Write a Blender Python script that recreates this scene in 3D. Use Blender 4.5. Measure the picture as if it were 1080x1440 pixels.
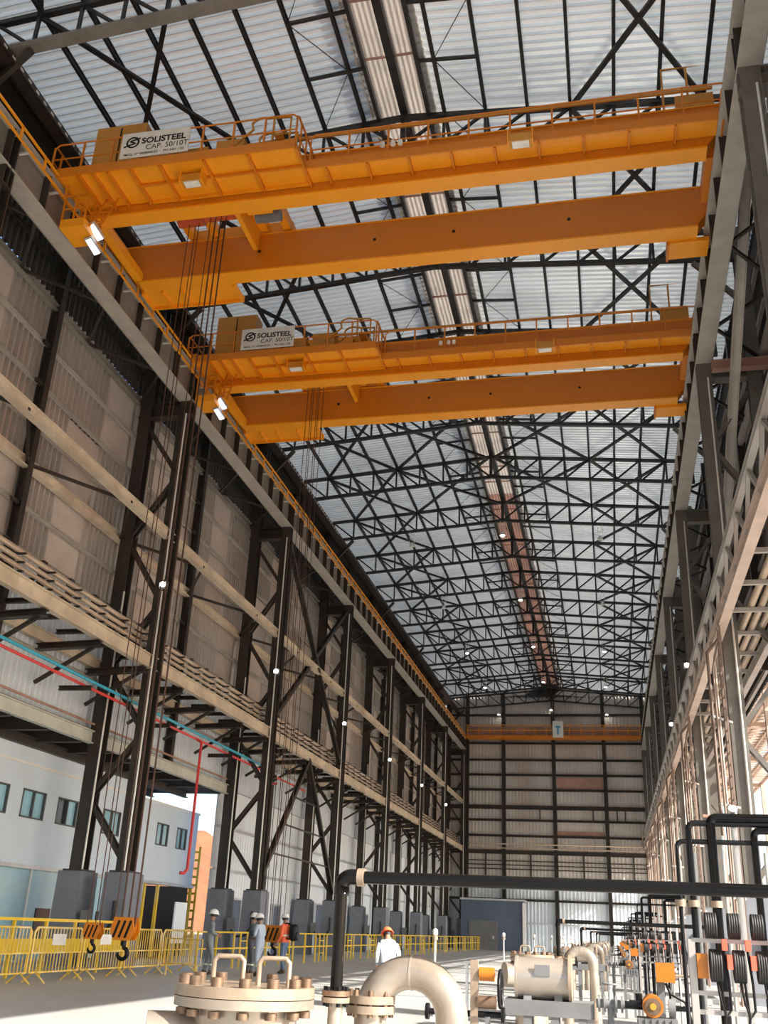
import bpy, bmesh, math, random
from mathutils import Vector, Matrix
random.seed(7)
sc = bpy.context.scene
for o in list(bpy.data.objects):
    bpy.data.objects.remove(o)
COL = sc.collection
R = math.radians

# ------------------------------------------------------------------ camera
CAM = Vector((0, 0, 1.45))
yaw, pitch, roll = R(13.13), R(22.861), R(2.6116)
fwd = Vector((-math.sin(yaw) * math.cos(pitch), math.cos(yaw) * math.cos(pitch), math.sin(pitch)))
rgt = Vector((math.cos(yaw), math.sin(yaw), 0))
upv = rgt.cross(fwd)
r2 = math.cos(roll) * rgt + math.sin(roll) * upv
u2 = -math.sin(roll) * rgt + math.cos(roll) * upv
cd = bpy.data.cameras.new('camera')
cam = bpy.data.objects.new('camera', cd)
COL.objects.link(cam)
cd.sensor_fit = 'VERTICAL'
cd.sensor_height = 24.0
cd.sensor_width = 18.0
cd.lens = 1388.83 / 1440 * 24.0
cd.clip_start = 0.05
cd.clip_end = 2000
cam.matrix_world = Matrix(((r2.x, u2.x, -fwd.x, CAM.x), (r2.y, u2.y, -fwd.y, CAM.y), (r2.z, u2.z, -fwd.z, CAM.z), (0, 0, 0, 1)))
sc.camera = cam

# ------------------------------------------------------------------ sky, sun, exposure
SUN_EL, SUN_AZ = R(33.7), R(-20)          # azimuth measured from +X, negative = behind the camera
sun_from = Vector((math.cos(SUN_EL) * math.cos(SUN_AZ), math.cos(SUN_EL) * math.sin(SUN_AZ), math.sin(SUN_EL)))
w = bpy.data.worlds.new('sky')
sc.world = w
w.use_nodes = True
nt = w.node_tree
bg = nt.nodes['Background']
sky = nt.nodes.new('ShaderNodeTexSky')
sky.sky_type = 'NISHITA'
sky.sun_disc = False
sky.sun_elevation = SUN_EL
sky.sun_rotation = math.pi / 2 - SUN_AZ
sky.air_density = 1.0
sky.dust_density = 2.0
nt.links.new(sky.outputs[0], bg.inputs[0])
bg.inputs[1].default_value = 0.17
sd = bpy.data.lights.new('sun', 'SUN')
sun = bpy.data.objects.new('sun', sd)
COL.objects.link(sun)
sd.energy = 6.5
sd.angle = R(0.6)
sd.color = (1.0, 0.93, 0.82)
sun.location = (40, -10, 40)
sun.rotation_euler = sun_from.to_track_quat('Z', 'Y').to_euler()
sc.view_settings.view_transform = 'Standard'
sc.view_settings.look = 'None'
sc.view_settings.gamma = 1.0
sc.view_settings.use_curve_mapping = False
sc.view_settings.exposure = 1.1
sc.cycles.use_denoising = True
sc.cycles.max_bounces = 7
sc.cycles.diffuse_bounces = 5
sc.cycles.glossy_bounces = 3
sc.cycles.sample_clamp_indirect = 6.0

# ------------------------------------------------------------------ materials
def mat(name, col, rough=0.6, metal=0.0, var=0.18, scale=3.0, bump=0.0, dirt=None, stretch=None, emit=None, trans=0.0, alt=None, altamt=0.5):
    m = bpy.data.materials.new(name)
    m.use_nodes = True
    t = m.node_tree
    b = t.nodes['Principled BSDF']
    b.inputs['Roughness'].default_value = rough
    b.inputs['Metallic'].default_value = metal
    if emit:
        b.inputs['Base Color'].default_value = (*col, 1)
        b.inputs['Emission Color'].default_value = (*col, 1)
        b.inputs['Emission Strength'].default_value = emit
        return m
    tc = t.nodes.new('ShaderNodeTexCoord')
    mp = t.nodes.new('ShaderNodeMapping')
    geo = t.nodes.new('ShaderNodeNewGeometry')
    t.links.new(geo.outputs['Position'], mp.inputs[0])
    if stretch:
        mp.inputs['Scale'].default_value = stretch
    n = t.nodes.new('ShaderNodeTexNoise')
    n.inputs['Scale'].default_value = scale
    n.inputs['Detail'].default_value = 5
    n.inputs['Roughness'].default_value = 0.65
    t.links.new(mp.outputs[0], n.inputs['Vector'])
    rp = t.nodes.new('ShaderNodeValToRGB')
    lo = [max(0, c * (1 - var)) for c in col]
    hi = [min(1, c * (1 + var)) for c in col]
    rp.color_ramp.elements[0].position = 0.3
    rp.color_ramp.elements[1].position = 0.7
    rp.color_ramp.elements[0].color = (*lo, 1)
    rp.color_ramp.elements[1].color = (*hi, 1)
    t.links.new(n.outputs['Fac'], rp.inputs[0])
    out = rp.outputs[0]
    if alt:                                            # stains / wear with their own shape
        n2 = t.nodes.new('ShaderNodeTexNoise')
        n2.inputs['Scale'].default_value = scale * 0.35
        n2.inputs['Detail'].default_value = 3
        t.links.new(mp.outputs[0], n2.inputs['Vector'])
        r2_ = t.nodes.new('ShaderNodeValToRGB')
        r2_.color_ramp.elements[0].position = 0.48
        r2_.color_ramp.elements[1].position = 0.66
        r2_.color_ramp.elements[1].color = (altamt,) * 3 + (1,)
        t.links.new(n2.outputs['Fac'], r2_.inputs[0])
        mx = t.nodes.new('ShaderNodeMixRGB')
        mx.inputs[2].default_value = (*alt, 1)
        t.links.new(r2_.outputs[0], mx.inputs[0])
        t.links.new(out, mx.inputs[1])
        out = mx.outputs[0]
    t.links.new(out, b.inputs['Base Color'])
    if bump:
        bp = t.nodes.new('ShaderNodeBump')
        bp.inputs['Strength'].default_value = bump
        t.links.new(n.outputs['Fac'], bp.inputs['Height'])
        t.links.new(bp.outputs[0], b.inputs['Normal'])
    if trans:
        tr = t.nodes.new('ShaderNodeBsdfTranslucent')
        t.links.new(out, tr.inputs['Color'])
        ms = t.nodes.new('ShaderNodeMixShader')
        ms.inputs[0].default_value = trans
        t.links.new(b.outputs[0], ms.inputs[1])
        t.links.new(tr.outputs[0], ms.inputs[2])
        t.links.new(ms.outputs[0], t.nodes['Material Output'].inputs[0])
    return m

M = {}
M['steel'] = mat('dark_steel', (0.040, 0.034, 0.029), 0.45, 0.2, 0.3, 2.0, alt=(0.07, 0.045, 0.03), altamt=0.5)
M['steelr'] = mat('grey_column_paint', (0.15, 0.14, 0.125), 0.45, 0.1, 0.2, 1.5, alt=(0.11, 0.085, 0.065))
M['truss'] = mat('truss_steel', (0.024, 0.024, 0.026), 0.5, 0.1, 0.3, 2.0)
M['girder'] = mat('runway_paint', (0.22, 0.20, 0.175), 0.5, 0.0, 0.2, 1.5, alt=(0.15, 0.12, 0.1))
M['flange'] = mat('runway_flange_paint', (0.42, 0.385, 0.34), 0.5, 0.0, 0.15, 1.5)
M['girtp'] = mat('girt_paint', (0.44, 0.41, 0.375), 0.45, 0.1, 0.15, 1.5)
M['pale'] = mat('pale_beam_paint', (0.64, 0.54, 0.41), 0.45, 0.0, 0.2, 1.5, alt=(0.44, 0.32, 0.22))
M['roof'] = mat('galvanised_roof_glow', (0.745, 0.78, 0.79), 0.27, 0.65, 0.1, 0.5, stretch=(0.3, 1, 1), trans=0.105)  # translucency added so the steel sheets glow and brighten the hall
M['monitor'] = mat('ridge_sheet', (0.74, 0.66, 0.58), 0.6, 0, 0.15, 0.8, trans=0.12)
M['rust'] = mat('rusty_ridge_sheet', (0.46, 0.27, 0.21), 0.7, 0, 0.3, 0.5, trans=0.10)
M['clad'] = mat('cladding', (0.64, 0.59, 0.55), 0.28, 0.55, 0.12, 0.6, alt=(0.56, 0.46, 0.40), altamt=0.5, stretch=(1, 1, 0.25))
M['clad2'] = mat('cladding_flat', (0.64, 0.555, 0.50), 0.45, 0.15, 0.16, 0.5, alt=(0.52, 0.41, 0.34), altamt=0.6)
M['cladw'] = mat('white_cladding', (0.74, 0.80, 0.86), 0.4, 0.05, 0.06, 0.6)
M['clad_shade'] = mat('shade_dark_cladding', (0.05, 0.046, 0.042), 0.6, 0, 0.3, 0.5)  # shade of the unlit upper walls put into the base colour
M['cladb'] = mat('back_cladding', (0.68, 0.64, 0.61), 0.36, 0.3, 0.12, 0.4, alt=(0.40, 0.30, 0.25), altamt=0.6, stretch=(1, 1, 0.4))
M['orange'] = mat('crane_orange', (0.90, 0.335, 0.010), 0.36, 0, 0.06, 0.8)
M['orange_shade'] = mat('crane_orange_shaded', (0.66, 0.20, 0.005), 0.42, 0, 0.05, 0.6)  # same crane paint, weaker light on upright faces put into the colour
M['ochre'] = mat('cabinet_ochre', (0.60, 0.27, 0.03), 0.45, 0, 0.1, 1.0)
M['eq_orange'] = mat('equipment_orange', (0.46, 0.15, 0.012), 0.4, 0, 0.1, 5.0)
M['yellow'] = mat('safety_yellow', (0.85, 0.55, 0.02), 0.45, 0, 0.1, 2.0, alt=(0.8, 0.62, 0.3), altamt=0.4)
M['barrier'] = mat('barrier_yellow', (0.78, 0.50, 0.08), 0.45, 0, 0.15, 4.0, alt=(0.85, 0.75, 0.5), altamt=0.6)
M['black'] = mat('black', (0.008, 0.008, 0.009), 0.4, 0, 0.2, 3.0)
M['blackpipe'] = mat('black_pipe', (0.005, 0.0045, 0.0045), 0.14, 0.0, 0.3, 3.0)
M['rubber'] = mat('rubber', (0.015, 0.015, 0.016), 0.55, 0, 0.3, 8.0)
M['white'] = mat('white_paint', (0.80, 0.80, 0.78), 0.4, 0, 0.05, 2.0)
M['sign'] = mat('sign_white', (0.78, 0.74, 0.68), 0.5, 0, 0.08, 3.0)
M['cream'] = mat('cream_paint', (0.32, 0.245, 0.18), 0.35, 0.25, 0.2, 9.0, alt=(0.45, 0.33, 0.24), altamt=0.6)
M['elbow'] = mat('galvanised_pipe', (0.40, 0.34, 0.28), 0.26, 0.45, 0.15, 7.0, alt=(0.30, 0.23, 0.17), altamt=0.6)
M['bolt'] = mat('bolt_brass', (0.20, 0.13, 0.085), 0.4, 0.5, 0.3, 12.0)
M['tank'] = mat('tank_steel', (0.46, 0.40, 0.34), 0.3, 0.55, 0.15, 3.0, alt=(0.3, 0.24, 0.2), altamt=0.5)
M['grey'] = mat('grey_paint', (0.17, 0.175, 0.18), 0.5, 0, 0.15, 3.0)
M['concrete'] = mat('pedestal_concrete', (0.20, 0.215, 0.25), 0.8, 0, 0.12, 2.0, bump=0.1)
M['floor'] = mat('floor_concrete', (0.44, 0.44, 0.425), 0.45, 0, 0.10, 0.35, bump=0.02, alt=(0.36, 0.36, 0.36), altamt=0.5)
M['ground'] = mat('earth_ground', (0.50, 0.34, 0.22), 0.9, 0, 0.2, 0.05, bump=0.2)
M['earth'] = mat('orange_earth', (0.21, 0.075, 0.028), 0.9, 0, 0.3, 0.15, bump=0.5, alt=(0.14, 0.05, 0.02))
M['mezz'] = mat('mezzanine_edge', (0.52, 0.52, 0.46), 0.5, 0, 0.15, 1.5)
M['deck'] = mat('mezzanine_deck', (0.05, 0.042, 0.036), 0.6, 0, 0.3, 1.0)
M['bldg'] = mat('office_wall', (0.68, 0.77, 0.88), 0.5, 0, 0.05, 0.8)
M['frame'] = mat('window_frame', (0.10, 0.11, 0.12), 0.4, 0.3, 0.1, 2.0)
M['alu'] = mat('aluminium', (0.62, 0.64, 0.66), 0.35, 0.5, 0.1, 2.0)
M['glass'] = mat('blue_glass', (0.30, 0.55, 0.68), 0.08, 0.0, 0.15, 0.8, alt=(0.55, 0.78, 0.86), altamt=0.8)
M['glassd'] = mat('dark_glass', (0.03, 0.035, 0.04), 0.08, 0.0, 0.2, 1.0)
M['navy'] = mat('navy_panel', (0.10, 0.13, 0.19), 0.45, 0, 0.15, 0.6)
M['blue'] = mat('cyan_pipe', (0.04, 0.40, 0.60), 0.35, 0, 0.1, 2.0)
M['red'] = mat('red_pipe', (0.72, 0.06, 0.06), 0.4, 0, 0.1, 2.0)
M['redgrip'] = mat('red_grip', (0.82, 0.12, 0.07), 0.45, 0, 0.1, 5.0)
M['pipe'] = mat('insulated_pipe', (0.60, 0.48, 0.36), 0.35, 0.3, 0.15, 1.5)
M['conduit'] = mat('light_conduit', (0.72, 0.70, 0.66), 0.35, 0.2, 0.1, 2.0)
M['rack'] = mat('rack_steel', (0.55, 0.44, 0.37), 0.5, 0.1, 0.15, 1.0, alt=(0.40, 0.26, 0.20), altamt=0.6)
M['rackg'] = mat('grey_steel', (0.38, 0.36, 0.34), 0.5, 0.1, 0.15, 1.0, alt=(0.32, 0.24, 0.2), altamt=0.5)
M['rackd'] = mat('brown_steel', (0.22, 0.16, 0.13), 0.5, 0.1, 0.2, 1.0, alt=(0.14, 0.09, 0.07), altamt=0.6)
M['lamp'] = mat('lamp_glow', (1.0, 0.93, 0.80), emit=14.0)
M['lampw'] = mat('lamp_lens', (0.80, 0.78, 0.72), 0.3)
M['lampled'] = mat('led_lens', (0.85, 0.92, 1.0), emit=0.6)
M['skin'] = mat('skin', (0.33, 0.18, 0.12), 0.5, 0, 0.05, 10)
M['hair'] = mat('hair', (0.02, 0.015, 0.012), 0.6, 0, 0.1, 10)
M['cloth_grey'] = mat('grey_cloth', (0.20, 0.23, 0.24), 0.8, 0, 0.15, 6)
M['cloth_dark'] = mat('dark_cloth', (0.09, 0.10, 0.11), 0.8, 0, 0.15, 6)
M['cloth_blue'] = mat('pale_blue_cloth', (0.38, 0.44, 0.52), 0.8, 0, 0.1, 6)
M['cloth_white'] = mat('white_cloth', (0.62, 0.70, 0.74), 0.8, 0, 0.1, 6)
M['jeans'] = mat('jeans', (0.10, 0.15, 0.25), 0.8, 0, 0.15, 6)
M['vest'] = mat('orange_vest', (0.90, 0.16, 0.06), 0.6, 0, 0.08, 6)
M['reflect'] = mat('reflective_tape', (0.75, 0.78, 0.62), 0.4, 0.1, 0.05, 6)
M['boots'] = mat('boots', (0.10, 0.06, 0.035), 0.6, 0, 0.1, 6)
M['rope'] = mat('wire_rope', (0.10, 0.05, 0.035), 0.5, 0.4, 0.2, 6)
M['hoist_red'] = mat('hoist_red', (0.60, 0.10, 0.03), 0.45, 0, 0.1, 3)

for k_ in ('blackpipe', 'black'):
    M[k_].node_tree.nodes['Principled BSDF'].inputs['Specular IOR Level'].default_value = 0.22

# ------------------------------------------------------------------ mesh helpers
LOC = {}
class MB:
    def __init__(s):
        s.v = []; s.f = []; s.sm = []
    def add(s, vs, fs, smooth=False):
        n = len(s.v)
        s.v += [tuple(v) for v in vs]
        s.f += [tuple(i + n for i in f) for f in fs]
        s.sm += [smooth] * len(fs)
        return s
    def box(s, x0, x1, y0, y1, z0, z1):
        vs = [(x0, y0, z0), (x1, y0, z0), (x1, y1, z0), (x0, y1, z0), (x0, y0, z1), (x1, y0, z1), (x1, y1, z1), (x0, y1, z1)]
        return s.add(vs, [(0, 3, 2, 1), (4, 5, 6, 7), (0, 1, 5, 4), (1, 2, 6, 5), (2, 3, 7, 6), (3, 0, 4, 7)])
    def frame(s, p, q, up):
        p = Vector(p); q = Vector(q)
        d = (q - p).normalized()
        u = Vector(up)
        if abs(d.dot(u.normalized())) > 0.98:
            u = Vector((0, 1, 0)) if abs(d.y) < 0.9 else Vector((1, 0, 0))
        sd_ = d.cross(u).normalized()
        u = sd_.cross(d).normalized()
        return p, q, sd_, u
    def bar(s, p, q, wd, ht=None, up=(0, 0, 1), off=(0, 0)):
        ht = ht or wd
        p, q, a, u = s.frame(p, q, up)
        p = p + a * off[0] + u * off[1]; q = q + a * off[0] + u * off[1]
        vs = []
        for c in (p, q):
            for i, j in ((-1, -1), (1, -1), (1, 1), (-1, 1)):
                vs.append(c + a * (i * wd / 2) + u * (j * ht / 2))
        return s.add(vs, [(0, 1, 2, 3), (7, 6, 5, 4), (0, 4, 5, 1), (1, 5, 6, 2), (2, 6, 7, 3), (3, 7, 4, 0)])
    def ibeam(s, p, q, wd, ht, t=0.03, up=(0, 0, 1)):
        s.bar(p, q, wd, t, up, (0, ht / 2 - t / 2))
        s.bar(p, q, wd, t, up, (0, -ht / 2 + t / 2))
        s.bar(p, q, t * 0.8, ht - 2 * t, up)
        return s
    def tube(s, pts, r, n=10, cap=True, smooth=True):
        pts = [Vector(p) for p in pts]
        rings = []
        ref = None
        for i, p in enumerate(pts):
            if i == 0: d = pts[1] - p
            elif i == len(pts) - 1: d = p - pts[i - 1]
            else: d = (pts[i + 1] - p).normalized() + (p - pts[i - 1]).normalized()
            d.normalize()
            if ref is None:
                ref = Vector((0, 0, 1)) if abs(d.z) < 0.9 else Vector((1, 0, 0))
            a = d.cross(ref).normalized()
            b = a.cross(d).normalized()
            ref = b
            rr = r[i] if isinstance(r, (list, tuple)) else r
            rings.append([p + (a * math.cos(2 * math.pi * k / n) + b * math.sin(2 * math.pi * k / n)) * rr for k in range(n)])
        vs = [v for rg in rings for v in rg]
        fs = []
        for i in range(len(pts) - 1):
            for k in range(n):
                k2 = (k + 1) % n
                fs.append((i * n + k, i * n + k2, (i + 1) * n + k2, (i + 1) * n + k))
        s.add(vs, fs, smooth)
        if cap:
            m = len(vs) - n
            s.add(rings[0], [tuple(range(n))]); s.add(rings[-1], [tuple(reversed(range(n)))])
        return s
    def cyl(s, p, q, r, n=16, r2=None):
        return s.tube([p, q], [r, r if r2 is None else r2], n)
    def prism(s, poly, axis, a0, a1):
        """poly of 2-D points extruded along axis 'x','y' or 'z'"""
        def P(u, v, a):
            return (a, u, v) if axis == 'x' else ((u, a, v) if axis == 'y' else (u, v, a))
        n = len(poly)
        vs = [P(u, v, a0) for u, v in poly] + [P(u, v, a1) for u, v in poly]
        fs = [tuple(range(n)), tuple(range(2 * n - 1, n - 1, -1))] + [(i, i + n, (i + 1) % n + n, (i + 1) % n) for i in range(n)]
        return s.add(vs, fs)
    def corr(s, o, u, ul, v, vl, nrm, pitch=0.3, depth=0.05):
        """corrugated (trapezoidal) sheet: profile along u, ribs along v"""
        o = Vector(o); u = Vector(u).normalized(); v = Vector(v).normalized(); nrm = Vector(nrm).normalized()
        prof = []
        k = max(1, round(ul / pitch)); p = ul / k
        for i in range(k):
            b = i * p
            prof += [(b, 0), (b + p * 0.5, 0), (b + p * 0.62, depth), (b + p * 0.88, depth)]
        prof.append((ul, 0))
        vs = []
        for a, d in prof:
            vs.append(o + u * a + nrm * d); vs.append(o + u * a + nrm * d + v * vl)
        fs = [(2 * i, 2 * i + 2, 2 * i + 3, 2 * i + 1) for i in range(len(prof) - 1)]
        return s.add(vs, fs)
    def mesh(s, name, off=(0, 0, 0), m=None):
        me = bpy.data.meshes.new(name)
        ox, oy, oz = off
        me.from_pydata([(x - ox, y - oy, z - oz) for x, y, z in s.v], [], s.f)
        me.polygons.foreach_set('use_smooth', s.sm)
        if m: me.materials.append(M[m])
        me.update()
        return me
    def build(s, name, m, parent=None, origin=None, rot=None):
        if parent is not None:
            off = LOC[parent.name]
        elif origin is not None:
            off = Vector(origin)
        else:
            xs = [v[0] for v in s.v]; ys = [v[1] for v in s.v]; zs = [v[2] for v in s.v]
            off = Vector(((min(xs) + max(xs)) / 2, (min(ys) + max(ys)) / 2, min(zs)))
        o = bpy.data.objects.new(name, s.mesh(name, off, m))
        COL.objects.link(o)
        if parent is not None: o.parent = parent
        else: o.location = off
        LOC[o.name] = off
        return o

def empty(name, loc):
    o = bpy.data.objects.new(name, None)
    o.empty_display_size = 0.2
    COL.objects.link(o)
    o.location = loc
    LOC[o.name] = Vector(loc)
    return o
def tag(o, label, cat, group=None, kind=None):
    o['label'] = label
    if cat: o['category'] = cat
    if group: o['group'] = group
    if kind: o['kind'] = kind
    return o
def thing(name, label, cat, loc, group=None):
    return tag(empty(name, loc), label, cat, group)
def struct(o, label=None):
    o['kind'] = 'structure'
    if label: o['label'] = label
    return o
def inst(o, parent, delta):
    c = o.copy(); COL.objects.link(c); c.parent = parent; c.location = Vector(o.location) + Vector(delta)
    LOC[c.name] = LOC[o.name] + Vector(delta)
    return c
def copy_tree(o, parent=None, delta=(0, 0, 0)):
    c = o.copy(); COL.objects.link(c); c.parent = parent
    if parent is None: c.location = Vector(o.location) + Vector(delta)
    LOC[c.name] = LOC[o.name] + Vector(delta)
    for ch in [x for x in KIDS(o)]:
        copy_tree(ch, c, delta)
    return c
def KIDS(o):
    return list(o.children)
def arc(c, r, a0, a1, n, plane='xz'):
    out = []
    for i in range(n + 1):
        a = R(a0 + (a1 - a0) * i / n)
        if plane == 'xz': out.append(Vector(c) + Vector((r * math.cos(a), 0, r * math.sin(a))))
        elif plane == 'yz': out.append(Vector(c) + Vector((0, r * math.cos(a), r * math.sin(a))))
        else: out.append(Vector(c) + Vector((r * math.cos(a), r * math.sin(a), 0)))
    return out
NTH = ['nearest', 'second', 'third', 'fourth', 'fifth', 'sixth', 'seventh', 'eighth', 'ninth', 'tenth', 'eleventh', 'twelfth', 'thirteenth', 'fourteenth', 'fifteenth', 'sixteenth', 'seventeenth', 'eighteenth', 'nineteenth', 'twentieth', 'twenty-first', 'twenty-second', 'twenty-third', 'twenty-fourth', 'twenty-fifth', 'twenty-sixth', 'twenty-seventh', 'twenty-eighth', 'twenty-ninth', 'thirtieth']
def nth(i, what='from the camera'):
    return ('nearest to the camera' if what == 'from the camera' else NTH[0]) if i == 0 else NTH[i] + ' ' + what

# ------------------------------------------------------------------ main dimensions (metres)
BAY = 12.75
ROWS = [30.65 + BAY * k for k in range(-2, 7)]      # 5.15 ... 107.15
HB = BAY / 2
TY = [5.15 + HB * k for k in range(17)]             # truss lines
YN, YF = 5.15, 107.15
XL, XR = -15.0, 3.8                                 # runway girder axes
XLo, XRo = -16.6, 5.4                               # outer column legs
XWL, XWR = -17.25, 6.05                             # claddings
XC = -5.6
def zroof(x): return 26.05 - 0.085 * abs(x - XC)    # top chord axis
PN = 1.343

# ------------------------------------------------------------------ floor and ground
g = MB().box(-400, 400, -150, 700, -0.6, -0.06).build('ground', 'ground'); struct(g, 'bare earth ground outside the hall')
floor = MB().box(XWL - 0.2, 12, -40, YF + 0.3, -0.4, 0).build('floor', 'floor'); struct(floor, 'light concrete floor of the hall')

# ------------------------------------------------------------------ ceiling: sheets, purlins, monitor, braces
roof = empty('ceiling', (XC, 56, 26)); struct(roof, 'corrugated steel roof on purlins')
for k in range(16):
    y0, y1 = TY[k], TY[k + 1]
    for sgn in (-1, 1):
        xr = XC + sgn * 0.80; xe = XWL - 0.35 if sgn < 0 else XWR + 0.35
        o = Vector((xr, y0, zroof(xr) + 0.30)); e = Vector((xe, y0, zroof(xe) + 0.30))
        MB().corr(o, (0, 1, 0), y1 - y0, e - o, (e - o).length, (0, 0, 1), 0.29, 0.10).build('roof_sheet', 'roof', roof)
    # raised ridge ventilator
    a = MB()
    for x0 in (XC - 1.05, XC + 0.06):
        a.corr((x0, y0, 26.62), (1, 0, 0), 0.99, (0, 1, 0), y1 - y0, (0, 0, 1), 0.165, 0.045)
    a.build('ridge_sheet', 'monitor' if k < 8 else 'rust', roof)
    for sgn in (-1, 1):
        MB().box(XC + sgn * 1.06 - 0.01, XC + sgn * 1.06 + 0.01, y0, y1, 26.2, 26.72).build('ridge_sun_closure', 'monitor' if k < 8 else 'rust', roof)  # side closure added to keep sun streaks out of the ridge gap
for sgn in (-1, 1):
    for k in range(1, 9):
        x = XC + sgn * PN * k
        if k == 8: x = (XWL + 0.2) if sgn < 0 else (XWR - 0.2)
        MB().ibeam((x, YN, zroof(x) + 0.19), (x, YF, zroof(x) + 0.19), 0.10, 0.20, 0.012).build('purlin', 'truss', roof)
    x = XC + sgn * 0.83
    MB().bar((x, YN, 26.12), (x, YF, 26.12), 0.12, 0.22).build('ridge_purlin', 'truss', roof)
    MB().bar((x + sgn * 0.05, YN, 26.58), (x + sgn * 0.05, YF, 26.58), 0.05, 0.06).build('ridge_rail', 'truss', roof)
MB().bar((XC, YN, 26.40), (XC, YF, 26.40), 0.26, 0.30).build('ridge_beam', 'truss', roof)
strut_src = {}
for k in range(16):
    for j in (1, 2):
        y = TY[k] + HB * j / 3
        for sgn in (-1, 1):
            xa, xb = XC + sgn * 0.83, XC + sgn * PN * 2
            key = sgn
            if key not in strut_src:
                strut_src[key] = (MB().bar((xa, y, zroof(xa) + 0.16), (xb, y, zroof(xb) + 0.16), 0.09, 0.09).build('purlin_strut', 'truss', roof), y)
            else:
                s0, ys = strut_src[key]; inst(s0, roof, (0, y - ys, 0))
        if 'm' not in strut_src:
            strut_src['m'] = (MB().bar((XC - 0.85, y, 26.5), (XC + 0.85, y, 26.5), 0.06, 0.06).build('ridge_strut', 'rust', roof), y)
        else:
            s0, ys = strut_src['m']; inst(s0, roof, (0, y - ys, 0))
    for sgn in (-1, 1):           # thin sag rods
        for j in range(3):
            y = TY[k] + HB * j / 3; y2 = y + HB / 3
            xa, xb = XC + sgn * PN, XC + sgn * PN * 2
            if j % 2: y, y2 = y2, y
            MB().bar((xa, y, zroof(xa) + 0.16), (xb, y2, zroof(xb) + 0.16), 0.022).build('sag_rod', 'truss', roof)
# crossed roof braces between trusses (outer pair in every bay, inner pair in three bays)
def xbrace(y0, y1, xa, xb):
    za, zb = zroof(xa) - 0.02, zroof(xb) - 0.02
    MB().bar((xa, y0, za), (xb, y1, zb), 0.15, 0.10).build('roof_brace', 'truss', roof)
    MB().bar((xb, y0, zb - 0.02), (xa, y1, za - 0.02), 0.15, 0.10).build('roof_brace', 'truss', roof)
for k in range(16):
    for sgn in (-1, 1):
        xm, xe = XC + sgn * PN * 4, XC + sgn * PN * 7
        xbrace(TY[k], TY[k + 1], xm, xe)
        if k in (6, 7, 15):
            xbrace(TY[k], TY[k + 1], XC + sgn * 0.15, xm)

# the hall goes on behind the camera
for sgn in (-1, 1):
    xr = XC + sgn * 0.80; xe = XWL - 0.35 if sgn < 0 else XWR + 0.35
    o = Vector((xr, -32, zroof(xr) + 0.30)); e = Vector((xe, -32, zroof(xe) + 0.30))
    MB().corr(o, (0, 1, 0), YN + 32, e - o, (e - o).length, (0, 0, 1), 0.40, 0.07).build('roof_sheet', 'roof', roof)
MB().box(XC - 1.1, XC + 1.1, -32, YN, 26.66, 26.70).build('ridge_sheet', 'monitor', roof)

# ------------------------------------------------------------------ roof trusses
def make_truss(y, cw=0.17, cm='truss'):
    t = thing('roof_truss', '', 'roof truss', (XC, y, 24), 'dark steel roof trusses')
    D = 1.22
    tw = 0.17
    for sgn in (-1, 1):
        xe = XC + sgn * PN * 8.05
        MB().bar((XC, y, zroof(XC)), (xe, y, zroof(xe)), tw, 0.16).build('top_chord', 'truss', t)
        MB().bar((XC, y, zroof(XC) - D), (xe, y, zroof(xe) - D), cw, 0.15).build('bottom_chord', cm, t)
        for k in range(1, 8):
            x = XC + sgn * PN * k
            MB().bar((x, y, zroof(x)), (x, y, zroof(x) - D), 0.09, 0.09).build('vertical', 'truss', t)
            x0 = XC + sgn * PN * (k - 1)
            MB().bar((x0, y, zroof(x0) - D), (x, y, zroof(x)), 0.085, 0.085).build('diagonal', 'truss', t)
    for sgn in (-1, 1):
        xe = XC + sgn * PN * 8.0; x7 = XC + sgn * PN * 7
        MB().bar((xe, y, zroof(xe)), (xe, y, zroof(xe) - D), 0.12, 0.12).build('vertical', 'truss', t)
        MB().bar((x7, y, zroof(x7) - D), (xe, y, zroof(xe)), 0.085, 0.085).build('diagonal', 'truss', t)
    MB().bar((XC, y, zroof(XC) + 0.2), (XC, y, zroof(XC) - D), 0.16, 0.16).build('king_post', 'truss', t)
    return t
tr0 = make_truss(TY[3])
trn = make_truss(TY[2], 0.34, 'girder')
for k in range(17):
    if k < 1: continue
    t = tr0 if k == 3 else (trn if k == 2 else copy_tree(tr0, None, (0, TY[k] - TY[3], 0)))
    t['label'] = 'dark parallel-chord steel roof truss, ' + nth(k - 1)

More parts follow.
